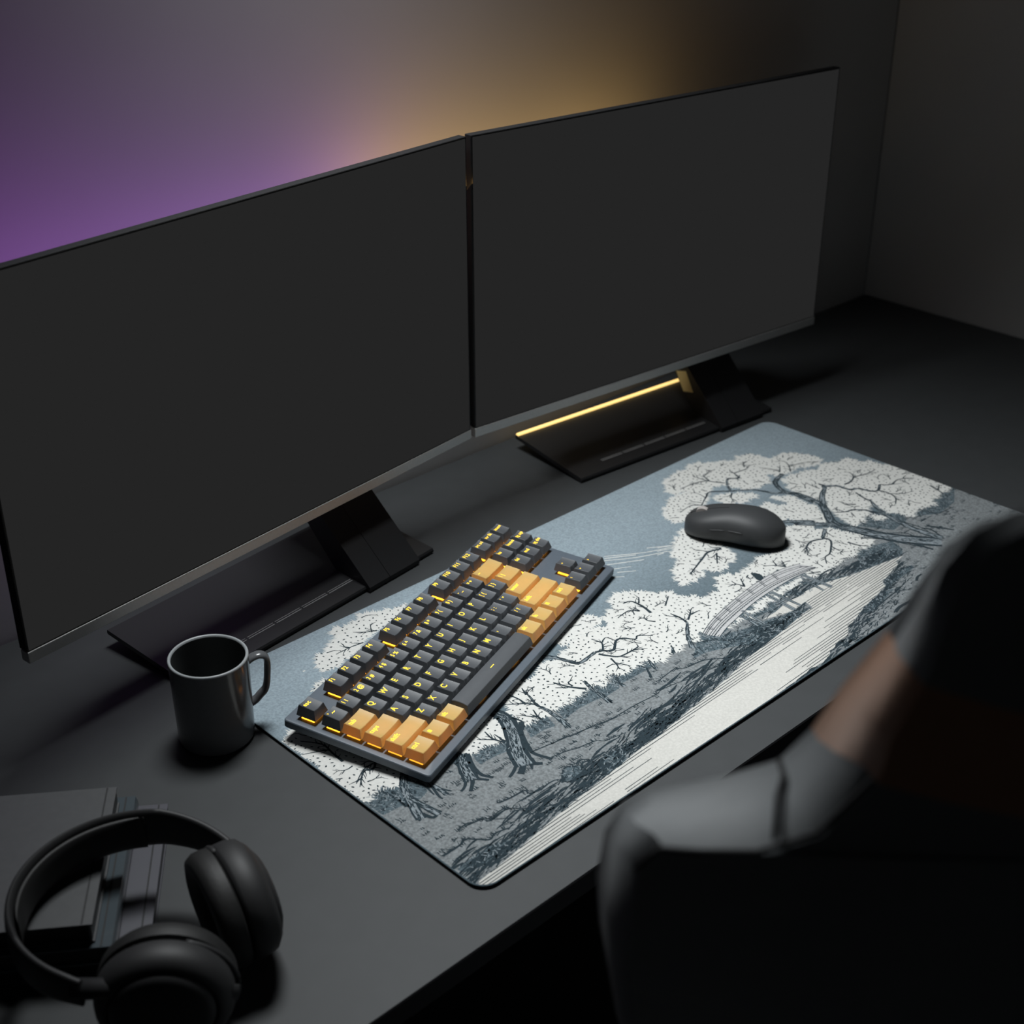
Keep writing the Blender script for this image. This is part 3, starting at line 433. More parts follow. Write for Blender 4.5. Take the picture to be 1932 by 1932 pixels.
# ripples: long straight ink lines over the water, dense by the banks
def spans(c):
    sl = .022; out = []
    for i in range(len(wl)):
        (x0, y0), (x1, y1) = wl[i-1], wl[i]; d0 = y0-sl*x0-c; d1 = y1-sl*x1-c
        if (d0 > 0) != (d1 > 0): out.append(x0+(x1-x0)*d0/(d0-d1))
    return sorted(out)
c = -4.0
while c < 72:
    xs = spans(c)
    for xa, xb in zip(xs[::2], xs[1::2]):
        Ls = xb-xa
        l = min(Ls*.9, random.choice((random.uniform(60, 130), random.uniform(110, 190))))
        ribbon(li, [(xa+.5, c+.022*(xa+.5)), (xa+l, c+.022*(xa+l))], .85, .6)
        if random.random() < .45 and Ls > 260:
            x = xa+l+random.uniform(8, 40); l2 = random.uniform(25, 90)
            if x+l2 < xb: ribbon(li, [(x, c+.022*x), (x+l2, c+.022*(x+l2))], .75, .55)
        if xb < 740 and xb > 300:
            l = min(Ls*.4, random.uniform(35, 130)); ribbon(li, [(xb-l, c+.022*(xb-l)), (xb-.5, c+.022*xb)], .6, .85)
    c += random.uniform(2.6, 3.6)
# bridge
for r_ in RAILS: ribbon(li2, smoothline(r_, 5), .8, .7)
ra, rb = smoothline(RAILS[0], 5), smoothline(RAILS[2], 5)
for k in range(3, len(ra)-6, 4):
    a = ra[k]; b = rb[min(len(rb)-1, k)]; ribbon(li2, [a, b], 1.0, 1.0); ribbon(li2, [(a[0]+2.2, a[1]-.3), (b[0]+2.2, b[1]-.3)], .7, .7)
rc = smoothline(RAILS[3], 8)
for p in rc[::1]: dash(li2, (p[0]+1.6, p[1]-2.4), 2.3, 1.6, .9)
for p_ in PIERS: ribbon(lbk, p_, 2.4, 2.4); 
for p_ in PIERS:
    (x0, y0), (x1, y1) = p_[0], p_[-1]; l = math.dist(p_[0], p_[-1]); nx, ny = -(y1-y0)/l*1.3, (x1-x0)/l*1.3
    ribbon(li2, [(x0+nx, y0+ny), (x1+nx, y1+ny)], .7, .7); ribbon(li2, [(x0-nx, y0-ny), (x1-nx, y1-ny)], .7, .7)
for pts, w in RAYS: ribbon(lb, smoothline(pts, 3), w*1.0, w*.8, .1)
art = []
art.append(lg.build('printed_ground', M['ground'], mt)); art.append(lh.build('printed_hedge', M['hedge'], mt))
art.append(lw.build('printed_stream', M['water'], mt)); art.append(lb.build('printed_blossom', M['white'], mt))
art.append(ldk.build('printed_bridge', M['deck'], mt)); art.append(lbk.build('printed_bark', M['bark'], mt))
li.v += []; base = len(li.v)
li.f += [tuple(i+base for i in f) for f in li2.f]; li.v += li2.v
art.append(li.build('printed_linework', M['ink'], mt))
# ---------------------------------------------------------------- keyboard
KS = 1.136; U = 19.05*KS
kb = thing('keyboard', 'tenkeyless mechanical keyboard with charcoal and amber keycaps lit from beneath', 'keyboard', V(14.5, 264.4, 30.0), (0.0688, 0, 0.334))
kb.rotation_mode = 'ZYX'
# orientation: yaw about Z, then tilt about the keyboard's own long axis
kb.rotation_mode = 'XYZ'
kb.matrix_world = Matrix.Translation(V(14.5, 264.4, 30.0)) @ Matrix.Rotation(.334, 4, 'Z') @ Matrix.Rotation(.069, 4, 'X')
s = KS*MM
bm = bmesh.new()
out = rrect(-5.5, 352.5, -127, 8.4, 3.2, 6)
R = slab(out, [(3.5,-13.9),(.8,-11.6),(0,-10.6),(0,-5.0),(.5,-4.2),(1.1,-4.0)], s); loft(bm, R)
link('case', bm, M['case'], kb, smooth=True, angle=28)
for u in (30, 317):
    bm = bmesh.new(); box(bm, u-14, u+14, -6, 4, -22.6, -13.0, s=s); bevel(bm, .8)
    link('foot', bm, M['plastic'], kb)
def keycap_mesh(w, h=8.5, space=False, tilt=0.0, wbot=None):
    """w in units; open-bottomed sculpted cap, origin at the key's top-left cell corner"""
    W = w*19.05-.95; D = 18.1
    bm = bmesh.new()
    nx, ny = 12, 4
    it, ib_, isd = (.6, 2.9, 2.45) if not space else (.9, 2.6, 2.0)
    def ring(f):   # f: 0 bottom .. 1 top
        x0, x1 = isd*f, W-isd*f; y0, y1 = -D+ib_*f, -it*f
        P = [(x0+(x1-x0)*i/nx, y0) for i in range(nx)]+[(x1, y0+(y1-y0)*i/ny) for i in range(ny)]
        P += [(x1-(x1-x0)*i/nx, y1) for i in range(nx)]+[(x0, y1-(y1-y0)*i/ny) for i in range(ny)]
        return P, (x0, x1, y0, y1)
    def ztop(x, y, b):
        x0, x1, y0, y1 = b; t = (2*(x-x0)/(x1-x0)-1)
        if space: q = (2*(y-y0)/(y1-y0)-1); return h-.9*q*q
        e = 3.5/(x1-x0)*2
        tt = max(-1, min(1, t/1.0)) if w <= 1.3 else (max(0, abs(t)-(1-e*2.0))/(e*2.0) if abs(t) > 1-e*2.0 else 0)
        return h-.95*(1-tt*tt)+tilt*((y-y0)/(y1-y0)-.5)
    P1, b1 = ring(1.0)
    rings = []
    for f, kind in ((0.0,0),(.5,0),(.95,1),(1.0,2)):
        P, b = ring(f if kind < 2 else 1.0); r = []
        for i, (x, y) in enumerate(P):
            xt, yt = P1[i]; zt = ztop(xt, yt, b1)
            if kind == 0: z = zt*f
            elif kind == 1: z = zt-.35
            else:
                cx, cy = (b1[0]+b1[1])/2, (b1[2]+b1[3])/2
                x = xt+(.28 if xt < cx-.01 else -.28 if xt > cx+.01 else 0)*(1 if abs(xt-cx) > (b1[1]-b1[0])/2-.01 else 0)
                y = yt+(.28 if yt < cy else -.28)*(1 if abs(yt-cy) > (b1[3]-b1[2])/2-.01 else 0); z = zt
            r.append(bm.verts.new(((x+.5)*s, (y-.5)*s, z*s)))
        rings.append(r)
    n = len(rings[0])
    for a, b in zip(rings, rings[1:]):
        for i in range(n): bm.faces.new((a[i], a[(i+1) % n], b[(i+1) % n], b[i]))
    # top grid
    top = rings[-1]; grid = [[None]*(nx+1) for _ in range(ny+1)]
    for i in range(nx+1):
        grid[0][i] = top[i]; grid[ny][i] = top[nx+ny+(nx-i)] if i < nx+1 else None
    for j in range(1, ny):
        grid[j][nx] = top[nx+j]; grid[j][0] = top[(2*nx+ny+(ny-j)) % n]
    for j in range(1, ny):
        for i in range(1, nx):
            x = b1[0]+(b1[1]-b1[0])*i/nx; y = b1[2]+(b1[3]-b1[2])*j/ny
            grid[j][i] = bm.verts.new(((x+.5)*s, (y-.5)*s, ztop(x, y, b1)*s))
    for j in range(ny):
        for i in range(nx): bm.faces.new((grid[j][i], grid[j][i+1], grid[j+1][i+1], grid[j+1][i]))
    return bm, lambda x, y: ztop(x-.5, y+.5, b1)
fontcache = {}
def text_mesh(txt, size):
    if (txt, size) not in fontcache:
        cu = bpy.data.curves.new('t', 'FONT'); cu.body = txt; cu.size = size*1.75; cu.resolution_u = 3; cu.offset = .03*size
        cu.space_character = 1.1
        o = bpy.data.objects.new('t', cu); C.objects.link(o)
        dg = bpy.context.evaluated_depsgraph_get(); me = bpy.data.meshes.new_from_object(o.evaluated_get(dg))
        bpy.data.objects.remove(o); fontcache[(txt, size)] = me
    return fontcache[(txt, size)]
def glyph_strokes(kind):
    q = lambda x0, x1, y0, y1: [(x0,y0),(x1,y0),(x1,y1),(x0,y1)]
    if kind == 'WIN': return [q(0,3.2,0,3.2)]
    if kind == 'MENU': return [q(0,3.6,0,.45), q(0,3.6,3.2,3.65), q(0,.45,0,3.6), q(3.2,3.65,0,3.6), q(.9,2.8,1.0,1.35), q(.9,2.8,1.75,2.1), q(.9,2.8,2.45,2.8)]
    if kind == 'BAR': return [q(0,6.0,0,.75)]
    if kind == 'DASH': return [q(0,3.4,0,.6)]
    t = .55
    if kind == 'UP': return [[(0,0),(1.3,1.6),(2.6,0),(1.9,0),(1.3,.8),(.7,0)]]
    if kind == 'DOWN': return [[(0,1.6),(.7,1.6),(1.3,.8),(1.9,1.6),(2.6,1.6),(1.3,0)]]
    if kind == 'LEFT': return [[(1.6,0),(0,1.3),(1.6,2.6),(1.6,1.9),(.8,1.3),(1.6,.7)]]
    if kind == 'RIGHT': return [[(0,0),(1.6,1.3),(0,2.6),(0,1.9),(.8,1.3),(0,.7)]]
def legend(kc, zf, items):
    """items: (text or glyph, x, y, size) in key-local mm (x right, y down from the back edge)"""
    verts = []; faces = []
    for txt, x, y, sz in items:
        if txt[0] == '#' and len(txt) > 1:
            for poly in glyph_strokes(txt[1:]):
                b = len(verts); verts += [(x+px, -y+py) for px, py in poly]; faces.append(tuple(range(b, b+len(poly))))
        else:
            me = text_mesh(txt, sz); b = len(verts)
            verts += [(x+v.co.x, -y+v.co.y) for v in me.vertices]
            faces += [tuple(b+i for i in p.vertices) for p in me.polygons]
    if not verts: return
    me = bpy.data.meshes.new('legend')
    me.from_pydata([(a*s, b*s, (zf(a, b)+.07)*s) for a, b in verts], [], faces); me.materials.append(M['legend'])
    o = bpy.data.objects.new('legend', me); C.objects.link(o); o.parent = kc
rows = []
def num(a, b): return [(a, 4.0, 7.4, 3.3), (b, 8.6, 7.4, 3.2)]
def one(a): return [(a, 4.6, 7.4, 4.3)]
def small(a, x=4.0): return [(a, x, 6.9, 3.3)]
K = []
def row(y, x, lst, **kw):
    for it in lst:
        w, leg, mt_ = it[:3]; K.append((x, y, w, leg, mt_, it[3] if len(it) > 3 else '')); x += w
d, a_ = 'key', 'amber'
K.append((0,0,1,small('esc'),d,''))
for i in range(12):
    K.append((2+i+(i//4)*.5, 0, 1, small('F%d' % (i+1), 4.2), d, ''))
for i, t in enumerate(('prt sc','scr lk','pause')): K.append((15.25+i, 0, 1, [(t, 3.6, 6.6, 2.7)], d, ''))
row(1.25, 0, [(1, [('`',4.3,7.6,4.2),('~',8.2,7.2,4.0)], d)]+[(1, num(p, q), d) for p, q in zip('1234567890-=', '!@#$%^&*()_+')]+[(2, [('#DASH', 5.4, 6.6, 1)], a_)])
row(2.25, 0, [(1.5, small('tab', 4.4), a_)]+[(1, one(p), d) for p in 'QWERTYUIOP']+[(1, num('[','{'), d),(1, num(']','}'), d),(1.5, num('\\','|'), a_)])
row(3.25, 0, [(1.75, small('caps', 4.4), a_)]+[(1, one(p), d) for p in 'ASDFGHJKL']+[(1, num(';',':'), d),(1, num("'",'"'), d),(2.25, small('enter', 4.4), a_)])
row(4.25, 0, [(2.25, small('shift', 4.4), a_)]+[(1, one(p), d) for p in 'ZXCVBNM']+[(1, [(',',4.6,6.6,4.2)], d),(1, [], d),(1, num('/','?'), d),(2.75, small('shift', 4.4), a_)])
row(5.25, 0, [(1.25, small('ctrl'), a_),(1.25, [('#WIN',4.6,7.6,1)], a_),(1.25, small('alt'), a_),(6.25, [('#BAR', 57, 8.6, 1)], d, 'space_bar'),(1.25, small('alt'), a_),(1.25, small('fn'), a_),(1.25, [('#MENU',4.4,7.4,1)], a_),(1.25, small('ctrl'), a_)])
for i, t in enumerate(('ins','home','pg up')): K.append((15.25+i, 1.25, 1, [(t, 3.7, 6.7, 2.9)], d, ''))
for i, t in enumerate(('del','end','pg dn')): K.append((15.25+i, 2.25, 1, [(t, 3.7, 6.7, 2.9)], d, ''))
K.append((16.25, 4.25, 1, [('#UP',4.6,6.6,1)], d, ''))
for i, t in enumerate(('#LEFT','#DOWN','#RIGHT')): K.append((15.25+i, 5.25, 1, [(t, 4.8, 6.8, 1)], d, ''))
prof = {0:(8.6,.5), 1.25:(8.6,.5), 2.25:(7.6,.3), 3.25:(7.1,0), 4.25:(7.2,-.3), 5.25:(7.9,-.4)}
kcache = {}
for x, y, w, leg, mk, nm in K:
    key = (w, y, mk, nm)
    if key not in kcache:
        bm, zf = keycap_mesh(w, prof[y][0] if not nm else 8.4, bool(nm), prof[y][1])
        fixn(bm); me = bpy.data.meshes.new('keycap'); bm.to_mesh(me); bm.free(); me.materials.append(M[mk])
        for p in me.polygons: p.use_smooth = True
        me.set_sharp_from_angle(angle=math.radians(26)); kcache[key] = (me, zf)
    me, zf = kcache[key]
    kc = bpy.data.objects.new(nm or 'keycap', me); C.objects.link(kc); kc.parent = kb
    kc.location = (x*19.05*s, -y*19.05*s, 0)
    if mk == 'amber': kc['label'] = 'translucent amber keycap'
    legend(kc, zf, leg)
    bm = bmesh.new(); cx = w*19.05/2; cy = -.5*19.05; hw = (w*19.05-.95)/2-2.9
    if nm:
        for q in (-30, 30): box(bm, cx+q-6, cx+q+6, cy-6.5, cy-4.5, -3.98, -3.3, s=s)
    elif mk == 'amber': box(bm, cx-hw, cx+hw, cy-5.9, cy+6.0, -3.98, -3.3, s=s)
    elif y == 0 or x >= 15 or x == 0: box(bm, cx-hw, cx+hw, cy-5.8, cy+6.0, -3.98, -3.3, s=s)
    else: box(bm, cx-2, cx+2, cy+2, cy+5, -3.98, -3.3, s=s)
    link('key_light', bm, M['glow' if mk != 'amber' else 'glow2'], kc)
# ---------------------------------------------------------------- mouse
ms = thing('computer_mouse', 'matt charcoal wireless mouse on the printed blossom tree', 'computer mouse', V(604.5, 224.5, 4.2))
ms.rotation_euler = (0, 0, MOUSE_ROT)
def mouse_sec(t):
    """t -1 tail .. 1 nose : half width, height, base"""
    y = 58*t
    hw = 30*(max(0, 1-abs(t)**3.6))**.5*(1-.09*math.exp(-((t-.15)/.35)**2))*(1-.05*t)
    h = 39*(max(0, 1-abs((t+.12)/1.14)**2.5))**.72 if t < -.12 else 39*(1-.46*((t+.12)/1.12)**1.7)
    return y, hw, h
bm = bmesh.new(); N = 30; rings = []
for i in range(N+1):
    t = -math.cos(math.pi*i/N)*.998
    y, hw, h = mouse_sec(t)
    if t > .8: h *= (1-((t-.8)/.2)**3*.25)
    if t < -.9: h = max(h, 6)
    r = []; n = 28
    for k in range(n):
        a = 2*math.pi*k/n; ca, sa = math.cos(a), math.sin(a)
        x = hw*abs(ca)**(.75-.25*max(0,t))*(1 if ca > 0 else -1)
        z = h*.42+(h*.58)*abs(sa)**(.85-.28*max(0,t)) if sa > 0 else h*.42-(h*.42)*abs(sa)**.6
        x *= (1-.16*max(0, -sa))*(1-.10*max(0, sa)**2)
        r.append((x*MM, y*MM, z*MM))
    rings.append(r)
loft(bm, rings); fixn(bm)
body = link('shell', bm, M['mouse'], ms, smooth=True, angle=60)
def mtop(x, y):
    t = y/58; _, hw, h = mouse_sec(t); ca = min(1, abs(x)/(hw*.95))**(1/.75); sa = math.sqrt(max(0, 1-ca*ca)); return h*.42+h*.58*sa**.85
bm = bmesh.new()
tube(bm, [Vector((0, y*MM, (mtop(0, y)-.15)*MM)) for y in range(8, 56, 4)], .0006, 6); link('button_gap', bm, M['seam'], ms)
bm = bmesh.new(); R = [[(x*MM, (38+7.5*math.cos(a))*MM, (mtop(0,38)-2.5+7.5*math.sin(a)*.75)*MM) for a in [2*math.pi*k/20 for k in range(20)]] for x in (-3.2,-2.6,2.6,3.2)]
loft(bm, R); fixn(bm); link('scroll_wheel', bm, M['wheel'], ms, smooth=True, angle=40)['label'] = 'pale scroll wheel'
for y0 in (-14, 7):
    bm = bmesh.new(); rings = []
    pth = []
    for k in range(9):
        y = y0+k*2.2; t = y/58; _, hw, h = mouse_sec(t); pth.append(Vector((-(hw*.985)*MM, y*MM, (h*.56)*MM)))
    tube(bm, pth, [.0003]+[.0007]*7+[.0003], 8); link('side_button', bm, M['mouse'], ms, smooth=True)

# ---------------------------------------------------------------- mug
mg = thing('mug', 'grey glazed mug with a squared handle beside the left end of the keyboard', 'mug', V(-33.5, 323.5, 0))
bm = bmesh.new(); n = 64
prof_o = [(0,1.2),(26,1.2),(29,.2),(31.5,.3),(33.6,1.6),(34.6,4.2),(34.7,8),(35.9,86.5)]
circ = lambda r, z: [(r*math.cos(2*math.pi*k/n)*MM, r*math.sin(2*math.pi*k/n)*MM, z*MM) for k in range(n)]
loft(bm, [circ(max(r,.01), z) for r, z in prof_o], True, False); fixn(bm)
link('body', bm, M['mug'], mg, smooth=True, angle=50)
bm = bmesh.new(); loft(bm, [circ(r, z) for r, z in ((33.0,86.5),(32.8,80),(32,12),(30,7),(26,5),(.01,5))], False, True)
bmesh.ops.recalc_face_normals(bm, faces=list(bm.faces))
for f in bm.faces: f.normal_flip()
link('inside', bm, M['mugin'], mg, smooth=True, angle=50)
bm = bmesh.new(); loft(bm, [circ(r, z) for r, z in ((35.9,86.5),(35.85,87.6),(35.2,88.4),(34.3,88.5),(33.4,88.0),(33.0,86.5))], False, False); fixn(bm)
link('rim', bm, M['mugrim'], mg, smooth=True)['label'] = 'pale rim'
bm = bmesh.new(); hd = []
hp = smoothline([(34.3,74),(39.5,77),(45.5,78),(50.5,75.5),(52.3,69),(51.6,58),(50.2,47),(48,40),(43.5,35.5),(39,31),(33.5,28)], 4)
rings = []
for i, (r, z) in enumerate(hp):
    a = hp[max(i-1,0)]; b = hp[min(i+1,len(hp)-1)]; tx, tz = b[0]-a[0], b[1]-a[1]; l = math.hypot(tx, tz); nx, nz = -tz/l, tx/l
    rings.append([((r+nx*3.0*math.cos(q))*MM, 5.6*math.sin(q)*MM, (z+nz*3.0*math.cos(q))*MM) for q in [2*math.pi*k/14 for k in range(14)]])
loft(bm, rings); fixn(bm)
h_ = link('handle', bm, M['mug'], mg, smooth=True, angle=60); h_.rotation_euler = (0,0,MUG_ROT)

# ---------------------------------------------------------------- monitors
def monitor(label, ox, oy, oz, yaw):
    t = thing('monitor', label, 'monitor', V(ox, oy, 0), (0,0,yaw), 'pair of desk monitors')
    W, H = 597, 336; T = 11
    # casing: front at y=0, screen bottom-left at (0, 0, oz)
    bm = bmesh.new(); box(bm, -2.2, W+2.2, .25, T, oz-.5, oz+H+2.2); bevel(bm, .8)
    link('casing', bm, M['panel'], t)
    bm = bmesh.new(); box(bm, -1.6, W+1.6, 0, .6, oz-1.4, oz+H+1.6); link('bezel', bm, M['bezel'], t)
    bm = bmesh.new(); box(bm, 0, W, -.25, .1, oz, oz+H); link('screen', bm, M['screen'], t)['label'] = 'dark grey screen'
    bm = bmesh.new(); box(bm, -2.2, W+2.2, -1.2, T-1.0, oz-12.6, oz-1.3); bevel(bm, .7); link('chin', bm, M['chin'], t)['label'] = 'brushed metal lower strip'
    bm = bmesh.new(); R = []
    for ins, y in ((0, T-.5),(0, T+14),(18, T+30)): R.append([(x*MM, y*MM, z*MM) for x, z in rrect(100+ins, W-100-ins, oz+40+ins, oz+H-60-ins, 12, 4)])
    loft(bm, R); fixn(bm); link('rear_housing', bm, M['panel'], t)
    bm = bmesh.new(); box(bm, 150, W-150, T+30, T+33, oz+150, oz+160); link('led_strip', bm, M['led_'+('violet' if yaw > 0 else 'yellow')], t)
    # wedge foot
    bx0, by0 = (143, -26) if yaw < 0 else (142, -32)
    BW, BD, BH = 350, 128, 20
    bm = bmesh.new()
    P = [(0,1),(BD,BH-5),(BD+1,BH-3),(BD,BH),(0,6.5),(-1.5,4.5),(-1.5,2)]
    loft(bm, [[((bx0+x)*MM, (by0+y)*MM, z*MM) for y, z in P] for x in (0, BW)]); fixn(bm)
    for e in [e for e in bm.edges]: pass
    bs = link('stand_base', bm, M['plastic'], t)
    if yaw < 0:
        bm = bmesh.new(); tube(bm, [Vector(((bx0+1)*MM, (by0+BD-1.5)*MM, (BH+.5)*MM)), Vector(((bx0+BW-1)*MM, (by0+BD-1.5)*MM, (BH+.5)*MM))], .0024, 12)
        link('rear_light_strip', bm, M['strip_yellow'], bs, smooth=True, angle=40)['label'] = 'lit yellow strip along the rear edge'
    bm = bmesh.new(); box(bm, bx0+30, bx0+BW-30, by0+20, by0+BD-25, 0.0, 2.5); link('rubber_pad', bm, M['seam'], bs)
    bm = bmesh.new()                          # row of slots along the front of the foot
    for k in range(5):
        x = bx0+52+k*38; box(bm, x, x+35, by0+17.5, by0+18.6, 8.2, 8.75); box(bm, x, x+35, by0+20.4, by0+21.2, 8.5, 9.05)
    link('front_groove', bm, M['groove'], bs)
    # sloping neck rising from the front of the foot to behind the screen
    nx0 = bx0+(246 if yaw < 0 else 241); nx1 = nx0+80
    bm = bmesh.new(); P = [(-6,1.5),(-6,8),(4,16),(128,140),(128,250),(113,250),(113,158),(0,28-3),(-1,1.5)]
    P = [(-6,1.5),(-6.5,7),(102,109),(113,135),(113,250),(126,250),(126,112),(86,58),(44,10),(44,1.5)]
    y0 = by0
    loft(bm, [[(x*MM, (y0+y)*MM, z*MM) for y, z in P] for x in (nx0, nx0+31.4)]); fixn(bm)
    nk = link('neck', bm, M['plastic'], t)
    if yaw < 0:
        bm = bmesh.new(); loft(bm, [[(x*MM, (y0+y)*MM, z*MM) for y, z in ((50,40),(66,66),(84,61),(68,36))] for x in (nx0-.5, nx0+.2)]); fixn(bm)  # added plate, stands in for strip light falling on the neck side
        link('side_light_patch', bm, M['patch'], nk)['label'] = 'pale trim with spilled strip light put into its colour'
    bm = bmesh.new(); loft(bm, [[(x*MM, (y0+y)*MM, z*MM) for y, z in P] for x in (nx0+32.0, nx1)]); fixn(bm)
    link('neck', bm, M['plastic'], t)
    bm = bmesh.new(); box(bm, nx0-10, nx1+10, T+29, y0+114, 215, 245); bevel(bm, 2); link('mount', bm, M['plastic'], t)
    return t
for n_, c_, st in (('violet', (.42,.10,1.0), 1.5), ('yellow', (1,.62,.16), 1.5)): M['led_'+n_] = mat('led_'+n_, c_, .5, emit=c_, estr=st)
M['strip_yellow'] = mat('strip_yellow', (1,.7,.3), .5, emit=(1,.66,.22), estr=1.3)
M['groove'] = mat('groove_lip', (.26,.26,.26), .45); M['patch'] = mat('side_light_patch', (.80,.60,.24), .5)  # plate on the neck: amber of the light spill put into its colour
monitor('left monitor, angled right, in front of the violet glow', -156.98, 412.14, 107.8, .1291)
monitor('right monitor, angled left, in front of the yellow glow', 443.71, 486.79, 108.36, -.0861)
# ---------------------------------------------------------------- books under the headphones
def book(label, corner, e1, ln, wd, z0, z1, cover, spine_r=0):
    """corner = right back corner, e1 away from the spine (left/back), spine along e2"""
    b = thing('book', label, 'book', V(corner[0], corner[1], z0), (0,0,math.atan2(e1[1], e1[0])), 'books stacked at the left front of the desk')
    # local x = away from spine, local y = -e2 ... spine runs along -y..; ln along local +y? (e2 is to the viewer)
    T = z1-z0; c = 1.6
    bm = bmesh.new(); box(bm, 0, wd, 0, ln, T-c, T); bevel(bm, .5); link('front_cover', bm, cover, b)
    bm = bmesh.new(); box(bm, 0, wd, 0, ln, 0, c); bevel(bm, .5); link('back_cover', bm, cover, b)
    bm = bmesh.new(); box(bm, 2.5, wd-3, 3, ln-3, c, T-c); link('page_block', bm, M['pages'], b)
    bm = bmesh.new(); P = []
    for k in range(9):
        a = math.radians(90-180*k/8*1.0); P.append((2.2-math.cos(a)*spine_r, T/2+math.sin(a)*(T/2-.05)))
    P = [(x, z) for x, z in P]+[(3.4, z) for x, z in (P[-1], P[0])]
    loft(bm, [[(x*MM, y*MM, z*MM) for x, z in P] for y in (.2, ln-.2)]); fixn(bm); link('spine', bm, cover, b, smooth=True, angle=50)
    bm = bmesh.new(); box(bm, 7.0, 8.3, 1, ln-1, T-.3, T+.25); link('hinge_groove', bm, M['seam'], b)
    return b
e1 = (-.803, .596)
# local +y = rotate e1 by +90 = (-.596,-.803) : toward the viewer, as wanted
book('purple-grey book at the bottom of the stack under the headphones', (-127, 254), e1, 176, 235, 0.2, 15, M['book3'], 1.5)
book('glossy slate book in the middle of the stack under the headphones', (-151, 262), e1, 172, 225, 15.3, 32, M['book2'], 3.5)
book('matt charcoal book on top of the stack under the headphones', (-166, 262), e1, 158, 240, 32.3, 50, M['book1'], 1.0)

# ---------------------------------------------------------------- headphones
hp_ = thing('headphones', 'black over-ear headphones lying on the stack of books', 'headphones', V(HPX, HPY, 0), (0,0,-.7668))
def band_pt(deg): return 5+87*math.cos(math.radians(deg)), -4+84*math.sin(math.radians(deg))
def zc(x, y): return 69.5 - max(0, (x*.6-y*.1)+5)*.26
def arc(d0, d1, n, sec):
    bm = bmesh.new(); rings = []
    for i in range(n+1):
        d_ = d0+(d1-d0)*i/n; x, y = band_pt(d_); l = math.hypot(x, y); nx, ny = x/l, y/l
        rings.append([((x+nx*o_)*MM, (y+ny*o_)*MM, (zc(x, y)+zz)*MM) for o_, zz in sec(i/n)])
    loft(bm, rings); fixn(bm); return bm
def bsec(f):
    h = 18.5-7*abs(2*f-1)**3; th = 7
    return [(th/2*abs(math.cos(a))**.7*(1 if math.cos(a) > 0 else -1), h*abs(math.sin(a))**.8*(1 if math.sin(a) > 0 else -1)) for a in [2*math.pi*k/16 for k in range(16)]]
link('headband', arc(50, 258, 52, bsec), M['phone'], hp_, smooth=True, angle=60)
link('headband_cushion', arc(98, 205, 36, lambda f: [(-5.5-3.5*math.cos(a)*min(1, 8*f, 8-8*f), 15*math.sin(a)) for a in [2*math.pi*k/12 for k in range(12)]]), M['pad'], hp_, smooth=True)
def cup(cx, cy, cz, nang, tip, bdeg, side):
    tl = Matrix.Translation((cx*MM, cy*MM, cz*MM)) @ Matrix.Rotation(math.radians(nang-90), 4, 'Z') @ Matrix.Rotation(math.radians(tip), 4, 'X')
    def disc(prof, m, name, par):
        bm = bmesh.new(); n = 48
        loft(bm, [[(r*1.04*math.cos(2*math.pi*k/n)*MM, y*MM, r*.94*math.sin(2*math.pi*k/n)*MM) for k in range(n)] for r, y in prof]); fixn(bm)
        return link(name, bm, m, par, smooth=True, angle=55)
    c_ = disc([(36,1),(44,2),(46,5),(46,14),(44,21),(38,26),(36,26.2),(35,25),(34,28),(28,31),(.1,32)], M['phone'], 'ear_cup', hp_)
    c_.matrix_local = tl
    disc([(.1,-9),(26,-9),(29,-15),(36,-19),(43,-17),(46,-12),(46.5,-6),(46,-1),(42,1),(30,1)], M['pad'], 'ear_pad', c_)
    disc([(.1,-8),(26,-8),(27,-4)], M['seam'], 'driver_cover', c_)
    bm = bmesh.new(); n = 26; pth = []
    for k in range(n+1):
        a = math.radians(90*(1-side)-70+140*k/n); pth.append(Vector((47*1.04*math.cos(a)*MM, 2*MM, 47*.94*math.sin(a)*.9*MM)))
    tube(bm, pth, .0024, 8); link('yoke', bm, M['phone'], c_, smooth=True)
    x, y = band_pt(bdeg); e = Vector((x*MM, y*MM, zc(x, y)*MM)); q = tl @ Vector((side*50*MM, 12*MM, 0))
    bm = bmesh.new(); tube(bm, [e, (e+q)/2+Vector((0,0,.002)), q], [.0075,.007,.005], 12)
    link('slider', bm, M['phone'], hp_, smooth=True)
cup(64, 20, 46, 31, 4, 54, -1)
cup(35, -58, 46, -84, 4, 252, -1)

# ---------------------------------------------------------------- chair (its back is toward the camera)
faz = math.radians(42); rec = math.radians(14)
cr = Vector((math.cos(faz), -math.sin(faz), 0)); cF = Vector((math.sin(faz), math.cos(faz), 0))
ch_ = cr*0+Vector((0,0,1))*math.cos(rec)-cF*math.sin(rec); cn = cF*math.cos(rec)+Vector((0,0,1))*math.sin(rec)
P0 = Vector((-134.2, -398.0, 476.8))
SC = 150.0
loc = V(*(P0+cr*SC))
Mx = Matrix((cr.to_4d(), cF.to_4d(), (0,0,1,0), (0,0,0,1))).transposed(); Mx[3] = (0,0,0,1)
ct = thing('gaming_chair', 'dark grey racing-style chair with an orange band, its back toward the viewer', 'chair', loc)
Mx.translation = loc; ct.matrix_world = Mx
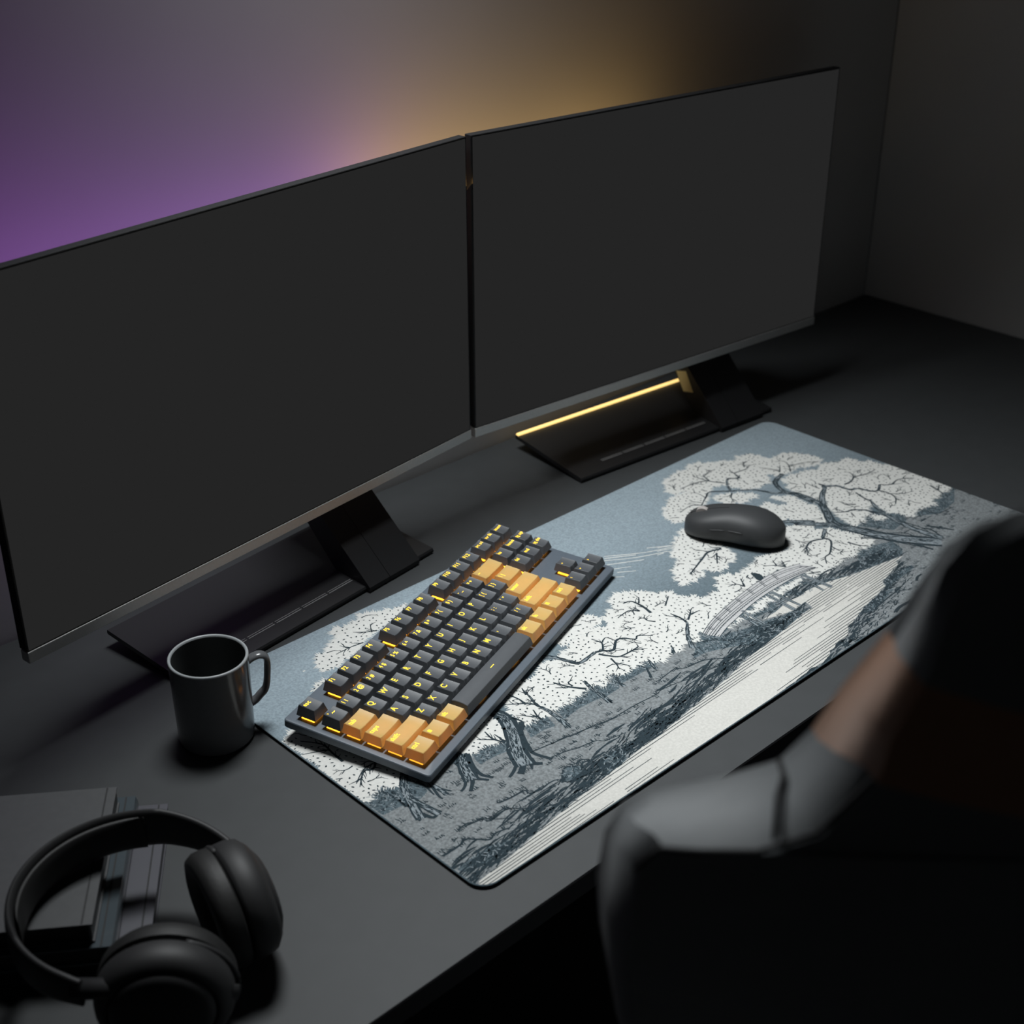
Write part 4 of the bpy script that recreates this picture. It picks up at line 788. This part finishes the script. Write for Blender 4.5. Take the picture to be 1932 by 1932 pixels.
# local: x right, y forward, z up; backrest plane leans back by rec
def CL(sx, h, off):        # sx from centre, h along the back, off along its normal
    return (sx*MM, (-h*math.sin(rec)+off*math.cos(rec))*MM, (h*math.cos(rec)+off*math.sin(rec))*MM)
def CLs(s_, h, off): return CL(s_-SC, h, off)
front = [(75,92),(55,88),(29.9,79.3),(14.3,77.6),(4,66),(-4.3,39.2),(-9,20),(-21.8,-13.5),(-30,-40),(-41,-60.5),(-63.4,-71),(-94.7,-80.4),(-106.1,-88),(-113.4,-108.8),(-115.4,-142.7),(-112.1,-183.9),(-104.2,-234.6),(-92.9,-282.2),(-80,-340),(-62,-420),(-40,-520),(-20,-620)]
back = [(75,116),(45,115),(9,112),(-3,103),(-10,86),(-11,66),(-11.5,36),(-18,5),(-18,-22),(-34,-56),(-57,-68),(-81,-67),(-98,-64),(-107,-78),(-108,-142),(-105,-184),(-98,-235),(-87,-282),(-75,-340),(-58,-420),(-36,-520),(-16,-620)]
TB = 40
DIP = {3:10, 4:18, 5:26, 6:34, 7:34, 8:34, 9:30, 10:22, 11:14, 12:8, 13:4}
def seg(i0, i1, name, m, mirror=True, parent=ct):
    """closed pad between outline rows i0..i1 spanning the whole width"""
    bm = bmesh.new(); rings = []
    for i in range(i0, i1+1):
        (fs, fh), (bs_, bh) = front[i], back[i]
        L = [(fs, fh, 0), (fs+1.5, fh, -6), ((fs+bs_)/2-1.5, (fh+bh)/2, -TB*.5), (bs_-.5, bh, -TB*.85), (bs_+4, bh, -TB-1.5)]
        W2 = SC-bs_
        back_pts = [(bs_+4+(2*W2-8)*k/10, bh, -TB-1.5-7*math.sin(math.pi*k/10)) for k in range(1, 10)]
        Rr = [(2*SC-a, b, c) for a, b, c in reversed(L)]
        W1 = SC-fs
        fr_pts = [(2*SC-fs-(2*W1)*k/10, fh, -16*math.sin(math.pi*k/10)**.8-0) for k in range(1, 10)]
        def dip(p):
            k = DIP.get(i, 0)*max(0, 1-((p[0]-SC)/(W2+2))**2)*(1 if p[2] < -TB*.6 else .5)
            return (p[0], p[1]-k, p[2])
        rings.append([CLs(*dip(p)) for p in L+back_pts+Rr+fr_pts])
    loft(bm, rings, True, True); fixn(bm)
    return link(name, bm, m, parent, smooth=True, angle=40)
# head section (rows 0-6), orange band (6-8 by height), shoulders and lower back
seg(0, 6, 'headrest_pad', M['leather'])
seg(6, 8, 'headrest_band', M['orange'])['label'] = 'orange leather band'
seg(8, 21, 'backrest', M['leather'])
def seamline(pts, name='seam', r=1.3):
    bm = bmesh.new(); tube(bm, [Vector(CLs(*p)) for p in pts], r*MM, 6); link(name, bm, M['seam'], ct, smooth=True)
seamline([(b[0]+1, b[1], -TB-1.2) for b in back[8:14]])
seamline([(-41,-60.2,-.5),(-41,-58,-10),(-46,-57,-22),(-50,-60,-TB-1)])
# seat and base, mostly hidden behind the back
bm = bmesh.new(); box(bm, -230, 230, -40, 420, -780, -690); bevel(bm, 25, 4)
link('seat', bm, M['leather'], ct, smooth=True, angle=40)
bm = bmesh.new(); tube(bm, [Vector((0,.19,-.78)), Vector((0,.19,-1.13))], .028, 16); link('gas_lift', bm, M['metal'], ct, smooth=True, angle=40)
for k in range(5):
    a = 2*math.pi*k/5; q = Vector((.30*math.cos(a), .19+.30*math.sin(a), -1.14))
    bm = bmesh.new(); tube(bm, [Vector((0,.19,-1.11)), q], [.03,.018], 10); l_ = link('leg', bm, M['plastic'], ct, smooth=True)
    bm = bmesh.new(); R = [[(q.x+math.cos(a)*dx, q.y+math.sin(a)*dx, -1.186+0) for dx in (0,)] for _ in (0,)]
    n = 16; ax = Vector((math.cos(a+1.57), math.sin(a+1.57), 0)); rad_ = Vector((math.cos(a), math.sin(a), 0))
    loft(bm, [[tuple(q+Vector((0,0,-.0455))+ax*w_+rad_*(.028*math.cos(2*math.pi*j/n))+Vector((0,0,.028*math.sin(2*math.pi*j/n)))) for j in range(n)] for w_ in (-.012,.012)]); fixn(bm)
    link('caster', bm, M['seam'], l_, smooth=True, angle=40)

# ---------------------------------------------------------------- lights
def area(name, loc, target, sx, sy, power, col, spread=180):
    l = bpy.data.lights.new(name, 'AREA'); l.shape = 'RECTANGLE'; l.size = sx*MM; l.size_y = sy*MM; l.energy = power; l.color = col
    l.spread = math.radians(spread)
    o = bpy.data.objects.new(name, l); C.objects.link(o); o.location = V(*loc)
    o.rotation_euler = (V(*target)-V(*loc)).to_track_quat('-Z', 'Y').to_euler(); return o
area('ceiling_lamp', KLOC, KAIM, 420, 300, KEYP, (.95,.985,1.0), KSPR)
def led(name, ox, oy, yaw, lx, ly, lz, tx, tz, sx, sz, power, col, dy=140):
    f = lambda x, y, z: (ox+x*math.cos(yaw)-y*math.sin(yaw), oy+x*math.sin(yaw)+y*math.cos(yaw), z)
    area(name, f(lx, ly, lz), f(tx, ly+dy, tz), sx, sz, power, col)
LM = (-156.98, 412.14, .1291); RM = (443.71, 486.79, -.0861)
led('violet_led_light', *LM, VX, 48, 345, VX, 480, VS, 150, VIOP, VCOL)
led('yellow_led_light', *RM, YX, 48, 345, YX, 480, YS, 150, YELP, YCOL)
led('violet_lower_led_light', *LM, 300, 80, 140, 300, 120, 320, 12, VIOP*.05, VCOL)
w = bpy.data.worlds.new('World'); bpy.context.scene.world = w; w.use_nodes = True
w.node_tree.nodes['Background'].inputs['Color'].default_value = (.5,.53,.56,1); w.node_tree.nodes['Background'].inputs['Strength'].default_value = WORLD

area('wall_fill_light', (300, 20, 1350), (1445, 604, 250), 300, 300, FILLP, (1.0,.98,.95), 110)  # unseen fill, added to lift the dark walls

# ---------------------------------------------------------------- camera
cd = bpy.data.cameras.new('camera'); cam = bpy.data.objects.new('camera', cd); C.objects.link(cam)
cam.location = V(-576.6, -632.48, 796.49)
cam.rotation_euler = (math.pi/2-.4862, 0, -.7668)
cd.lens = 50; cd.sensor_width = 36; cd.sensor_fit = 'HORIZONTAL'; cd.clip_start = .01
cd.dof.use_dof = True; cd.dof.focus_distance = 1.37; cd.dof.aperture_fstop = 6.7
sc = bpy.context.scene; sc.camera = cam
sc.view_settings.view_transform = 'Standard'; sc.view_settings.look = 'None'; sc.view_settings.gamma = 1; sc.view_settings.exposure = 0
sc.view_settings.use_curve_mapping = False
sc.cycles.use_denoising = True; sc.cycles.max_bounces = 8; sc.cycles.sample_clamp_indirect = 4
